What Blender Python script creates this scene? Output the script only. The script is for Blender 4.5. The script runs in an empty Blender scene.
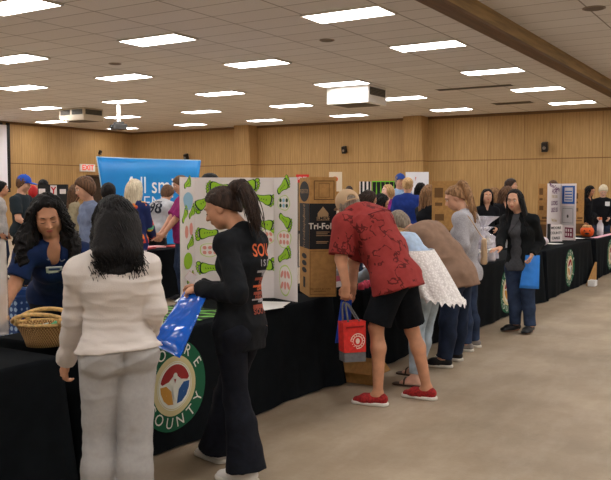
import bpy, bmesh, math, random
import numpy as np
from mathutils import Vector, Matrix, noise as mnoise
from mathutils.bvhtree import BVHTree

# ---------------------------------------------------------------- camera, world, exposure
CAMH = 1.60
FPX, CX, CY = 799.0, 305.5, 240.0
PITCH = math.atan(48 / 799.0)
YAW = math.atan(494.5 / 799.0 * math.cos(PITCH))
scene = bpy.context.scene
cam_data = bpy.data.cameras.new('camera')
cam_data.sensor_fit = 'HORIZONTAL'; cam_data.sensor_width = 36.0
cam_data.lens = FPX / 611.0 * 36.0
cam_data.clip_start = 0.05; cam_data.clip_end = 200
cam = bpy.data.objects.new('camera', cam_data)
scene.collection.objects.link(cam)
cam.location = (0, 0, CAMH)
cam.rotation_euler = (math.pi / 2 - PITCH, 0, YAW)
scene.camera = cam
world = bpy.data.worlds.new('world'); scene.world = world
world.use_nodes = True
world.node_tree.nodes['Background'].inputs[0].default_value = (0.9, 0.85, 0.8, 1)
world.node_tree.nodes['Background'].inputs[1].default_value = 0.05
scene.view_settings.view_transform = 'Standard'
scene.view_settings.look = 'None'
scene.view_settings.gamma = 1.0
scene.view_settings.use_curve_mapping = False
scene.view_settings.exposure = 0.0
LAMP = 18.5          # strength of the fluorescent troffers
try:
    scene.cycles.use_denoising = True
    scene.cycles.max_bounces = 6
    scene.cycles.diffuse_bounces = 4
    scene.cycles.transparent_max_bounces = 12
    scene.cycles.sample_clamp_indirect = 6
except Exception: pass

# ---------------------------------------------------------------- helpers
C = scene.collection
COS, SIN = math.cos, math.sin
F_ = np.array([-SIN(YAW) * COS(PITCH), COS(YAW) * COS(PITCH), -SIN(PITCH)])
R_ = np.array([COS(YAW), SIN(YAW), 0.0]); U_ = np.cross(R_, F_)
C0 = np.array([0, 0, CAMH])
def V(*a): return np.array(a[0] if len(a) == 1 else a, dtype=float)
def ray(x, y): return F_ + R_ * (x - CX) / FPX - U_ * (y - CY) / FPX
def aD(x, y, D): return C0 + ray(x, y) * D
def aZ(x, y, z): r = ray(x, y); return C0 + r * ((z - CAMH) / r[2])
def aY(x, y, Y): r = ray(x, y); return C0 + r * (Y / r[1])
def aX(x, y, X): r = ray(x, y); return C0 + r * (X / r[0])
def unit(v): v = V(v); return v / (np.linalg.norm(v) + 1e-12)
def lerp(a, b, t): return a + (b - a) * t
def lin(c):
    c = c / 255.0
    return c / 12.92 if c <= 0.04045 else ((c + 0.055) / 1.055) ** 2.4
def rgb(c): return (lin(c[0]), lin(c[1]), lin(c[2]), 1.0)
RNG = random.Random(7)
NP = np.random.RandomState(5)

MATS = {}
def M(name, col=(128, 128, 128), rough=0.75, var=0.0, vscale=8.0, bump=0.0, bscale=60.0, spec=0.3, metal=0.0, col2=None, stretch=None,
      emit=None, trans=0.0, alpha=1.0, sheen=0.0, detail=4.0):
    if name in MATS: return MATS[name]
    m = bpy.data.materials.new(name); m.use_nodes = True
    nt = m.node_tree; b = nt.nodes['Principled BSDF']; L = nt.links
    b.inputs['Base Color'].default_value = rgb(col)
    b.inputs['Roughness'].default_value = rough
    b.inputs['Specular IOR Level'].default_value = spec
    b.inputs['Metallic'].default_value = metal
    b.inputs['Alpha'].default_value = alpha
    if trans: b.inputs['Transmission Weight'].default_value = trans
    if sheen: b.inputs['Sheen Weight'].default_value = sheen
    if emit:
        b.inputs['Emission Color'].default_value = rgb(emit[0]); b.inputs['Emission Strength'].default_value = emit[1]
    if var or bump or col2:
        tc = nt.nodes.new('ShaderNodeTexCoord'); mp = nt.nodes.new('ShaderNodeMapping')
        L.new(tc.outputs['Object'], mp.inputs[0])
        if stretch: mp.inputs['Scale'].default_value = stretch
    if var or col2:
        n = nt.nodes.new('ShaderNodeTexNoise'); n.inputs['Scale'].default_value = vscale; n.inputs['Detail'].default_value = detail
        L.new(mp.outputs[0], n.inputs['Vector'])
        cr = nt.nodes.new('ShaderNodeValToRGB')
        c1 = tuple(max(0, min(255, v * (1 - var))) for v in col) if not col2 else col
        c2 = tuple(max(0, min(255, v * (1 + var))) for v in col) if not col2 else col2
        cr.color_ramp.elements[0].position = 0.35; cr.color_ramp.elements[0].color = rgb(c1)
        cr.color_ramp.elements[1].position = 0.65; cr.color_ramp.elements[1].color = rgb(c2)
        L.new(n.outputs[0], cr.inputs[0]); L.new(cr.outputs[0], b.inputs['Base Color'])
    if bump:
        n2 = nt.nodes.new('ShaderNodeTexNoise'); n2.inputs['Scale'].default_value = bscale; n2.inputs['Detail'].default_value = 3
        bp = nt.nodes.new('ShaderNodeBump'); bp.inputs['Strength'].default_value = bump; bp.inputs['Distance'].default_value = 0.01
        L.new(mp.outputs[0], n2.inputs['Vector']); L.new(n2.outputs[0], bp.inputs['Height']); L.new(bp.outputs[0], b.inputs['Normal'])
    MATS[name] = m
    return m

ORG = {}                       # object name -> world origin (all roots are unrotated)
def origin(o): return ORG.get(o.name, np.zeros(3)) if o is not None else np.zeros(3)
def tag(o, label=None, cat=None, group=None, kind=None):
    if label: o['label'] = label
    if cat: o['category'] = cat
    if group: o['group'] = group
    if kind: o['kind'] = kind
    return o
def thing(name, label, cat, loc=(0, 0, 0), group=None):
    o = bpy.data.objects.new(name, None); C.objects.link(o)
    o.empty_display_size = 0.1
    o.location = tuple(float(v) for v in loc); ORG[o.name] = V(loc)
    return tag(o, label, cat, group)
def build(name, verts, faces, mat, parent=None, smooth=False, org=None):
    """one mesh object from world-space vertices"""
    verts = np.asarray(verts, dtype=np.float64).reshape(-1, 3)
    if parent is not None: o3 = origin(parent)
    elif org is not None: o3 = V(org)
    else: o3 = V((verts[:, 0].min() + verts[:, 0].max()) / 2, (verts[:, 1].min() + verts[:, 1].max()) / 2, verts[:, 2].min())
    me = bpy.data.meshes.new(name)
    vl = verts - o3
    if isinstance(faces, np.ndarray):
        n = len(faces); k = faces.shape[1]
        me.vertices.add(len(vl)); me.vertices.foreach_set('co', vl.astype(np.float32).ravel())
        me.loops.add(n * k); me.loops.foreach_set('vertex_index', faces.astype(np.int32).ravel())
        me.polygons.add(n); me.polygons.foreach_set('loop_start', np.arange(0, n * k, k, dtype=np.int32))
        me.update(calc_edges=True)
    else:
        me.from_pydata([tuple(v) for v in vl], [], [tuple(int(i) for i in f) for f in faces]); me.update()
    if smooth: me.polygons.foreach_set('use_smooth', np.ones(len(me.polygons), dtype=bool)); me.update()
    me.materials.append(mat)
    o = bpy.data.objects.new(name, me); C.objects.link(o)
    if parent is not None: o.parent = parent
    else: o.location = tuple(float(v) for v in o3)
    ORG[o.name] = o3
    return o

class MB:
    """collects shapes into one mesh, world space"""
    def __init__(s): s.v = []; s.f = []; s.n = 0
    def add(s, v, f):
        v = np.asarray(v, dtype=float).reshape(-1, 3)
        s.v.append(v); s.f += [tuple(i + s.n for i in q) for q in f]; s.n += len(v); return s
    def box(s, lo, hi, bev=0.0):
        x0, y0, z0 = lo; x1, y1, z1 = hi
        return s.obox((V(lo) + V(hi)) / 2, V(1, 0, 0) * (x1 - x0) / 2, V(0, 1, 0) * (y1 - y0) / 2, V(0, 0, 1) * (z1 - z0) / 2, bev)
    def obox(s, c, a, b, d, bev=0.0):
        c, a, b, d = V(c), V(a), V(b), V(d)
        if not bev:
            v = [c + i * a + j * b + k * d for i in (-1, 1) for j in (-1, 1) for k in (-1, 1)]
            return s.add(v, [(0, 1, 3, 2), (4, 6, 7, 5), (0, 4, 5, 1), (2, 3, 7, 6), (0, 2, 6, 4), (1, 5, 7, 3)])
        bm = bmesh.new(); bmesh.ops.create_cube(bm, size=2.0)
        la, lb, ld = (np.linalg.norm(q) for q in (a, b, d))
        for q in bm.verts: q.co = Vector((q.co.x * la, q.co.y * lb, q.co.z * ld))
        bmesh.ops.bevel(bm, geom=bm.edges[:], offset=min(bev, la * .9, lb * .9, ld * .9), segments=2, profile=.7, affect='EDGES')
        bm.verts.index_update(); ua, ub, ud = a / la, b / lb, d / ld
        v = [c + ua * q.co.x + ub * q.co.y + ud * q.co.z for q in bm.verts]; f = [[w.index for w in q.verts] for q in bm.faces]
        bm.free(); return s.add(v, f)
    def tube(s, pts, r, n=8, cap=True, flat=None):
        pts = [V(p) for p in pts]; m = len(pts)
        rs = [r] * m if np.isscalar(r) else list(r)
        up = V(0, 0, 1); v = []; prev = None
        for i, p in enumerate(pts):
            t = unit(pts[min(i + 1, m - 1)] - pts[max(i - 1, 0)])
            if prev is None:
                a = np.cross(t, up)
                if np.linalg.norm(a) < .1: a = np.cross(t, V(1, 0, 0))
            else: a = prev - t * (prev @ t)
            a = unit(a); b = np.cross(t, a); prev = a
            for k in range(n):
                q = 2 * math.pi * k / n
                v.append(p + (a * COS(q) + b * SIN(q) * (flat or 1)) * rs[i])
        f = [(i * n + k, i * n + (k + 1) % n, (i + 1) * n + (k + 1) % n, (i + 1) * n + k) for i in range(m - 1) for k in range(n)]
        if cap: f += [tuple(range(n))[::-1], tuple((m - 1) * n + k for k in range(n))]
        return s.add(v, f)
    def lathe(s, c, prof, n=20, ax=None, cap=True):
        c = V(c); v = []
        if ax is None: A, B, D = V(1, 0, 0), V(0, 1, 0), V(0, 0, 1)
        else:
            D = unit(ax); A = unit(np.cross(D, V(.3, .2, 1) if abs(D[2]) < .9 else V(1, 0, 0))); B = np.cross(D, A)
        for r, z in prof:
            for k in range(n):
                q = 2 * math.pi * k / n; v.append(c + A * r * COS(q) + B * r * SIN(q) + D * z)
        m = len(prof)
        f = [(i * n + k, i * n + (k + 1) % n, (i + 1) * n + (k + 1) % n, (i + 1) * n + k) for i in range(m - 1) for k in range(n)]
        if cap: f += [tuple(range(n))[::-1], tuple((m - 1) * n + k for k in range(n))]
        return s.add(v, f)
    def poly(s, pts, t=0.0):
        """flat polygon, or prism when t is a thickness vector"""
        pts = [V(p) for p in pts]; n = len(pts)
        if np.isscalar(t): return s.add(pts, [tuple(range(n))])
        t = V(t); v = pts + [p + t for p in pts]
        return s.add(v, [tuple(range(n))[::-1], tuple(n + k for k in range(n))] + [(k, (k + 1) % n, n + (k + 1) % n, n + k) for k in range(n)])
    def build(s, name, mat, parent=None, smooth=False, org=None):
        return build(name, np.concatenate(s.v), s.f, mat, parent, smooth, org)

def grid_faces(nu, nv, off=0):
    return [(off + i * nv + j, off + (i + 1) * nv + j, off + (i + 1) * nv + j + 1, off + i * nv + j + 1) for i in range(nu - 1) for j in range(nv - 1)]

_fc = {}
def text_mesh(s, size=0.1, align='CENTER', fat=0.0):
    """glyph outlines of a word as (verts2d, faces)"""
    key = (s, size, align, fat)
    if key in _fc: return _fc[key]
    cu = bpy.data.curves.new('lettering', 'FONT'); cu.body = s; cu.size = size; cu.align_x = align; cu.align_y = 'CENTER'
    cu.offset = fat; cu.resolution_u = 3
    o = bpy.data.objects.new('lettering_source', cu)
    me = o.to_mesh()
    vs = np.array([v.co[:] for v in me.vertices]).reshape(-1, 3); fs = [tuple(p.vertices) for p in me.polygons]
    o.to_mesh_clear(); bpy.data.objects.remove(o); bpy.data.curves.remove(cu)
    _fc[key] = (vs, fs); return _fc[key]
def text_on(name, s, size, O, ux, uy, mat, parent, fat=0.0, align='CENTER', lift=0.002, bvh=None, sx=1.0):
    vs, fs = text_mesh(s, size, align, fat)
    if not len(vs): return None
    O, ux, uy = V(O), unit(ux), unit(uy); n = np.cross(ux, uy)
    P = O + vs[:, :1] * ux * sx + vs[:, 1:2] * uy
    if bvh:
        ok = [bvh.ray_cast(Vector(p + n * .25), Vector(-n), .55)[0] is not None for p in P]
        fs = [q for q in fs if all(ok[i] for i in q)]
        if not fs: return None
        P = drape(P, n, bvh, lift)
    else: P = P + n * lift
    return build(name, P, fs, mat, parent)
def drape(P, n, bvh, lift=0.003, back=0.25):
    out = []
    for p in P:
        h = bvh.ray_cast(Vector(p + n * back), Vector(-n), back * 2.2)
        out.append((V(h[0]) + n * lift) if h[0] is not None else p)
    return np.array(out)
def bez(pts, n=9):
    out = []
    for t in np.linspace(0, 1, n):
        q = [V(p) for p in pts]
        while len(q) > 1: q = [lerp(q[i], q[i + 1], t) for i in range(len(q) - 1)]
        out.append(q[0])
    return out
def bvh_of(o):
    me = o.data; og = origin(o)
    return BVHTree.FromPolygons([tuple(V(v.co) + og) for v in me.vertices], [tuple(p.vertices) for p in me.polygons])

# ---------------------------------------------------------------- numpy noise + signed distance modelling
_T = NP.rand(32, 32, 32).astype(np.float32) * 2 - 1
def vnoise(p):
    i = np.floor(p).astype(np.int32); f = (p - i).astype(np.float32); f = f * f * (3 - 2 * f)
    x, y, z = (i[:, 0] & 31), (i[:, 1] & 31), (i[:, 2] & 31); X, Y, Z = (x + 1) & 31, (y + 1) & 31, (z + 1) & 31
    a, b, c = f[:, 0], f[:, 1], f[:, 2]
    def L(u, v, t): return u + (v - u) * t
    return L(L(L(_T[x, y, z], _T[X, y, z], a), L(_T[x, Y, z], _T[X, Y, z], a), b), L(L(_T[x, y, Z], _T[X, y, Z], a), L(_T[x, Y, Z], _T[X, Y, Z], a), b), c)
def folds(amp, sc=(7, 7, 5), seed=0.0):
    sc = np.array(sc, dtype=np.float32)
    def fn(p):
        q = p * sc + seed
        w = vnoise(q * .7 + 3.1)[:, None] * .8
        r = 1 - np.abs(vnoise(q + w)) * 2
        r2 = 1 - np.abs(vnoise(q * 2.1 + 17 - w * 1.2)) * 2
        return -amp * (r * .9 + r2 * .30 + .12 * vnoise(q * 4.3 + 9 + w))
    return fn

def cap(a, b, ra, rb, w=None, ka=1.0, kb=None, flat=False, k=0.02):
    return ('c', V(a), V(b), float(ra), float(rb), None if w is None else unit(w), ka, ka if kb is None else kb, flat, k)
def ell(c, r, ax=None, k=0.02, sub=False):
    A = np.eye(3) if ax is None else np.array([unit(q) for q in ax])
    return ('e', V(c), A, np.array(r, dtype=float), sub, k)
def cut(p, n, k=0.004): return ('p', V(p), unit(n), k)      # keeps the side n points away from
def ev(prims, p, post=None):
    d = np.full(len(p), 10.0, dtype=np.float32)
    for q in prims:
        k = q[-1]
        if q[0] == 'c':
            _, a, b, ra, rb, w, ka, kb, flat, _ = q
            ab = b - a; L2 = ab @ ab + 1e-12
            v = p - a.astype(np.float32); tr = v @ (ab / L2).astype(np.float32); t = np.clip(tr, 0, 1)
            v = v - t[:, None] * ab.astype(np.float32); r = ra + (rb - ra) * t
            s2 = np.einsum('ij,ij->i', v, v)
            if w is not None:
                vw = v @ w.astype(np.float32); kk = ka + (kb - ka) * t
                s2 = s2 - vw * vw + (vw / kk) ** 2
            di = np.sqrt(np.maximum(s2, 0)) - r
            if flat:
                L = math.sqrt(L2)
                if flat in (True, 'b', 'ab'): di = np.maximum(di, (tr - 1) * L)
                if flat in ('a', 'ab'): di = np.maximum(di, -tr * L)
        elif q[0] == 'e':
            _, c, A, r, sub, _ = q
            l = (p - c.astype(np.float32)) @ A.T.astype(np.float32)
            s = np.sqrt(((l / r.astype(np.float32)) ** 2).sum(1)) + 1e-6
            di = s * (s - 1) / (np.sqrt(((l / (r * r).astype(np.float32)) ** 2).sum(1)) + 1e-6)
            if sub:
                h = np.clip(.5 - .5 * (d + di) / k, 0, 1); d = d + (-di - d) * h + k * h * (1 - h); continue
        else:
            _, c, n, _ = q
            di = (p - c.astype(np.float32)) @ n.astype(np.float32)
            h = np.clip(.5 - .5 * (d - di) / k, 0, 1); d = d + (di - d) * h + k * h * (1 - h); continue
        h = np.clip(.5 + .5 * (d - di) / k, 0, 1); d = di * h + d * (1 - h) - k * h * (1 - h)
    if post is not None: d = d + post(p)
    return d
def bounds(prims):
    lo = np.full(3, 1e9); hi = -lo
    for q in prims:
        if q[0] == 'c':
            R = max(q[3] * max(q[6], 1), q[4] * max(q[7], 1))
            for e in (q[1], q[2]): lo = np.minimum(lo, e - R); hi = np.maximum(hi, e + R)
        elif q[0] == 'e' and not q[4]:
            R = q[3].max(); lo = np.minimum(lo, q[1] - R); hi = np.maximum(hi, q[1] + R)
    return lo, hi
def sdf_mesh(prims, v, post=None, pad=0.03):
    lo, hi = bounds(prims); lo = lo - pad; hi = hi + pad; B = 6
    nb = np.ceil((hi - lo) / (v * B)).astype(int)
    ii = np.stack(np.meshgrid(*[np.arange(n) for n in nb], indexing='ij'), -1).reshape(-1, 3)
    cc = (lo + (ii * B + (B - 1) / 2) * v).astype(np.float32)
    dc = ev(prims, cc)
    G = np.where(dc < 0, np.float32(-1), np.float32(1))[:, None] * np.ones((1, B ** 3), dtype=np.float32)
    act = np.where(np.abs(dc) < B * v * 1.05 + 0.016)[0]
    loc = np.stack(np.meshgrid(*[np.arange(B)] * 3, indexing='ij'), -1).reshape(-1, 3)
    for s in range(0, len(act), 1500):
        a = act[s:s + 1500]
        pts = (lo + (ii[a][:, None, :] * B + loc[None]) * v).reshape(-1, 3).astype(np.float32)
        G[a] = ev(prims, pts, post).reshape(len(a), -1)
    n = nb * B
    G = G.reshape(nb[0], nb[1], nb[2], B, B, B).transpose(0, 3, 1, 4, 2, 5).reshape(n)
    S = G < 0
    cs = np.zeros(tuple(n - 1), dtype=np.int8)
    for dx in (0, 1):
        for dy in (0, 1):
            for dz in (0, 1): cs += S[dx:n[0] - 1 + dx, dy:n[1] - 1 + dy, dz:n[2] - 1 + dz]
    cell = np.argwhere((cs > 0) & (cs < 8))
    if not len(cell): return np.zeros((0, 3)), np.zeros((0, 4), dtype=int)
    idx = np.full(tuple(n - 1), -1, dtype=np.int32); idx[tuple(cell.T)] = np.arange(len(cell))
    acc = np.zeros((len(cell), 3)); cnt = np.zeros(len(cell))
    corners = [(i, j, k) for i in (0, 1) for j in (0, 1) for k in (0, 1)]
    for a in corners:
        for ax in range(3):
            if a[ax]: continue
            b = list(a); b[ax] = 1
            ga = G[tuple((cell + a).T)]; gb = G[tuple((cell + b).T)]
            m = (ga < 0) != (gb < 0); t = np.where(m, ga / (ga - gb + 1e-20), 0)
            q = np.tile(np.array(a, dtype=float), (len(cell), 1)); q[:, ax] += t
            acc[m] += q[m]; cnt[m] += 1
    verts = lo + (cell + acc / cnt[:, None]) * v
    faces = []
    for ax in range(3):
        sl0 = [slice(None)] * 3; sl1 = [slice(None)] * 3; sl0[ax] = slice(0, -1); sl1[ax] = slice(1, None)
        A = S[tuple(sl0)]; Bq = S[tuple(sl1)]
        e = np.argwhere(A != Bq); u, w = [(1, 2), (2, 0), (0, 1)][ax]
        e = e[(e[:, u] > 0) & (e[:, w] > 0) & (e[:, u] < n[u] - 1) & (e[:, w] < n[w] - 1)]
        du = np.zeros(3, int); du[u] = 1; dw = np.zeros(3, int); dw[w] = 1
        q = np.stack([idx[tuple((e - du - dw).T)], idx[tuple((e - dw).T)], idx[tuple(e.T)], idx[tuple((e - du).T)]], 1)
        inside = A[tuple(e.T)]; q[~inside] = q[~inside][:, ::-1]
        faces.append(q[(q >= 0).all(1)])
    return verts, np.concatenate(faces)
def sdf_obj(name, prims, v, mat, parent=None, post=None, org=None):
    vs, fs = sdf_mesh(prims, v, post)
    return build(name, vs, fs, mat, parent, smooth=True, org=org)
# ---------------------------------------------------------------- structure materials
class NT:
    def __init__(s, m): s.nt = m.node_tree; s.b = s.nt.nodes['Principled BSDF']; s.tc = s.nt.nodes.new('ShaderNodeTexCoord')
    def n(s, t, **kw):
        q = s.nt.nodes.new(t)
        for k, v in kw.items(): setattr(q, k, v)
        return q
    def put(s, a, b):
        if isinstance(a, (int, float, tuple)): b.default_value = a
        else: s.nt.links.new(a, b)
    def math(s, op, a, b=0.0, c=None):
        q = s.n('ShaderNodeMath', operation=op); s.put(a, q.inputs[0]); s.put(b, q.inputs[1])
        if c is not None: s.put(c, q.inputs[2])
        return q.outputs[0]
    def noise(s, vec, scale, detail=4, rough=.5):
        q = s.n('ShaderNodeTexNoise'); q.inputs['Scale'].default_value = scale; q.inputs['Detail'].default_value = detail
        q.inputs['Roughness'].default_value = rough
        s.put(vec, q.inputs['Vector']); return q.outputs[0]
    def mapv(s, vec, sc): q = s.n('ShaderNodeMapping'); s.put(vec, q.inputs[0]); q.inputs['Scale'].default_value = sc; return q.outputs[0]
    def ramp(s, fac, stops, interp='LINEAR'):
        q = s.n('ShaderNodeValToRGB'); s.put(fac, q.inputs[0]); r = q.color_ramp; r.interpolation = interp
        r.elements[0].position = stops[0][0]; r.elements[0].color = rgb(stops[0][1])
        r.elements[1].position = stops[-1][0]; r.elements[1].color = rgb(stops[-1][1])
        for p, c in stops[1:-1]: e = r.elements.new(p); e.color = rgb(c)
        return q.outputs[0]
    def mix(s, f, a, b, blend='MIX'):
        q = s.n('ShaderNodeMix', data_type='RGBA', blend_type=blend); s.put(f, q.inputs[0])
        s.put(rgb(a) if isinstance(a, tuple) else a, q.inputs[6]); s.put(rgb(b) if isinstance(b, tuple) else b, q.inputs[7]); return q.outputs[2]
    def bump(s, h, st, dist=.01):
        q = s.n('ShaderNodeBump'); q.inputs['Strength'].default_value = st; q.inputs['Distance'].default_value = dist; s.put(h, q.inputs['Height'])
        s.put(q.outputs[0], s.b.inputs['Normal'])
    def sep(s, vec): q = s.n('ShaderNodeSeparateXYZ'); s.put(vec, q.inputs[0]); return q.outputs
    def line(s, coord, period, width, off=0.0):     # 1 on a thin line every period
        a = s.math('FRACT', s.math('DIVIDE', s.math('ADD', coord, off), period))
        return s.math('LESS_THAN', a, width / period)
def newmat(name, rough=.7, spec=.3):
    m = bpy.data.materials.new(name); m.use_nodes = True; q = NT(m)
    q.b.inputs['Roughness'].default_value = rough; q.b.inputs['Specular IOR Level'].default_value = spec
    MATS[name] = m; return m, q

WALLY, WALLX, CEIL = 26.0, -25.0, 4.20
m_wood, q = newmat('wood_panelling', .55, .25)
x, y, z = q.sep(q.tc.outputs['Object']); u = q.math('ADD', x, y)
cmb = q.n('ShaderNodeCombineXYZ'); q.put(u, cmb.inputs[0]); q.put(z, cmb.inputs[2])
grain = q.noise(q.mapv(cmb.outputs[0], (9, 9, .5)), 3.0, 6, .6)
plank = q.n('ShaderNodeTexWhiteNoise', noise_dimensions='1D'); q.put(q.math('FLOOR', q.math('DIVIDE', u, .2033)), plank.inputs[1])
base = q.ramp(grain, [(.3, (168, 132, 84)), (.5, (184, 147, 96)), (.7, (197, 161, 109))])
base = q.mix(q.math('MULTIPLY', plank.outputs[0], .30), base, (158, 121, 74))
base = q.mix(q.math('MULTIPLY', q.line(u, .1017, .012), .42), base, (120, 86, 54))
base = q.mix(q.math('MULTIPLY', q.line(u, 1.22, .018), .5), base, (112, 80, 50))
base = q.mix(q.math('MULTIPLY', q.line(z, 2.65, .035, .0), .8), base, (112, 76, 44))
q.put(base, q.b.inputs['Base Color'])
m_ceil, q = newmat('ceiling_tiles', .95, .1)
x, y, z = q.sep(q.tc.outputs['Object'])
tcol = q.ramp(q.noise(q.tc.outputs['Object'], 90, 3), [(.3, (224, 220, 216)), (.6, (240, 237, 234))])
wn = q.n('ShaderNodeTexWhiteNoise', noise_dimensions='2D'); cb = q.n('ShaderNodeCombineXYZ')
q.put(q.math('FLOOR', q.math('DIVIDE', q.math('ADD', x, 5.69 + .61), 1.22)), cb.inputs[0]); q.put(q.math('FLOOR', q.math('DIVIDE', q.math('ADD', y, .2925 - 10.4), .585)), cb.inputs[1])
q.put(cb.outputs[0], wn.inputs['Vector'])
tcol = q.mix(q.math('MULTIPLY', wn.outputs[0], .35), tcol, (218, 212, 206))
g = q.math('MAXIMUM', q.line(x, 1.22, .022, 5.69 + .61 + .011), q.line(y, .585, .018, .2925 - 10.4 + .009))
tcol = q.mix(q.math('MULTIPLY', g, .75), tcol, (120, 108, 98))
q.put(tcol, q.b.inputs['Base Color']); q.bump(q.math('SUBTRACT', 1.0, g), .5, .01)
m_floor, q = newmat('concrete_floor', .5, .35)
o = q.tc.outputs['Object']
fc = q.ramp(q.noise(q.mapv(o, (1, 1, 1)), .9, 8, .62), [(.3, (136, 120, 100)), (.5, (154, 136, 114)), (.68, (170, 152, 129))])
fc = q.mix(q.math('MULTIPLY', q.ramp(q.noise(q.mapv(o, (1, 2.5, 1)), 14.0, 6, .75), [(.45, (0, 0, 0)), (.8, (255, 255, 255))]), .22), fc, (116, 96, 80))
fc = q.mix(q.math('MULTIPLY', q.ramp(q.noise(q.mapv(o, (3, 1, 1)), 1.6, 8, .7), [(.45, (0, 0, 0)), (.85, (255, 255, 255))]), .30), fc, (206, 192, 174))
x, y, z = q.sep(o)
jl = q.math('MAXIMUM', q.line(x, 6.1, .012, 5.2), q.line(y, 6.1, .012, 3.3))
fc = q.mix(q.math('MULTIPLY', jl, .4), fc, (104, 84, 66))
q.put(fc, q.b.inputs['Base Color']); q.bump(q.noise(o, 40, 4), .08, .01)
q.b.inputs['Roughness'].default_value = .58

def struct(name, mb, mat, org=(0, 0, 0), parent=None):
    o = mb.build(name, mat, parent, org=org); o['kind'] = 'structure'; return o
XR, YN = 9.0, -7.0
struct('floor', MB().box((WALLX - .2, YN - .2, -.2), (XR + .2, WALLY + .2, 0)), m_floor)
struct('ceiling', MB().box((WALLX - .2, YN - .2, CEIL), (XR + .2, WALLY + .2, CEIL + .15)), m_ceil)
struct('wall_back', MB().box((WALLX - .2, WALLY, 0), (XR + .2, WALLY + .2, CEIL)), m_wood)
# the left wall, with a doorway under the exit sign
D0, D1, DH = 23.35, 24.25, 2.25
w = MB().box((WALLX - .2, YN, 0), (WALLX, D0, CEIL)).box((WALLX - .2, D1, 0), (WALLX, WALLY, CEIL)).box((WALLX - .2, D0, DH), (WALLX, D1, CEIL))
struct('wall_left', w, m_wood)
m_bounce = M('cream_bounce_paint', (232, 228, 220), .8, .02)  # pale finish for the two unseen walls, chosen to bounce fill light forward
struct('wall_right', MB().box((XR, YN - .2, 0), (XR + .2, WALLY, CEIL)), m_bounce)
struct('wall_front', MB().box((WALLX - .2, YN - .2, 0), (XR, YN, CEIL)), m_bounce)
m_dark = M('dark_brown_door', (70, 58, 48), .5, .1)
dr = struct('door_1', MB().box((WALLX - .16, D0, 0), (WALLX - .11, D1, DH)), m_dark, org=(WALLX, D0, 0))
struct('door_frame', MB().box((WALLX - .02, D0 - .06, 0), (WALLX + .02, D0, DH + .06)).box((WALLX - .02, D1, 0), (WALLX + .02, D1 + .06, DH + .06)).box((WALLX - .02, D0, DH), (WALLX + .02, D1, DH + .06)), M('door_frame_brown', (88, 66, 48), .5), parent=dr)
m_panelbar = M('metal_silver', (190, 190, 190), .3, metal=.9)
struct('door_handle', MB().box((WALLX - .11, D0 + .08, 1.0), (WALLX - .06, D1 - .08, 1.05)), m_panelbar, parent=dr)
m_base = M('baseboard_dark', (60, 44, 32), .5)
struct('baseboard_back', MB().box((WALLX, WALLY - .02, 0), (XR, WALLY, .12)), m_base)
struct('baseboard_left', MB().box((WALLX, YN, 0), (WALLX + .02, D0 - .07, .12)).box((WALLX, D1 + .07, 0), (WALLX + .02, WALLY, .12)), m_base)
# crown strip where the panelling meets the ceiling
struct('trim_1', MB().box((WALLX, WALLY - .04, CEIL - .09), (XR, WALLY, CEIL)).box((WALLX, YN, CEIL - .09), (WALLX + .04, WALLY, CEIL)), M('crown_strip', (122, 92, 60), .6))
# tapered pilasters of the back wall
for i, (x0, x1) in enumerate(((-18.98, -18.30), (-11.72, -11.05))):
    w = MB().poly([(x0, WALLY, 0), (x0, WALLY - .22, 0), (x0, WALLY - .62, CEIL), (x0, WALLY, CEIL)], V(x1 - x0, 0, 0))
    struct('trim_%d' % (i + 2), w, m_wood)
# roof beam boxed in panelling, with a dark lip along its lower edges
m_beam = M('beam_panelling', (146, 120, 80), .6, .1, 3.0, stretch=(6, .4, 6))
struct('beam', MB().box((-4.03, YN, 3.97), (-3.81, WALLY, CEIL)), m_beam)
struct('trim_4', MB().box((-4.05, YN, 3.925), (-3.79, WALLY, 3.97)), M('beam_lip', (98, 70, 44), .5, .1, 3.0, stretch=(6, .4, 6)))

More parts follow.
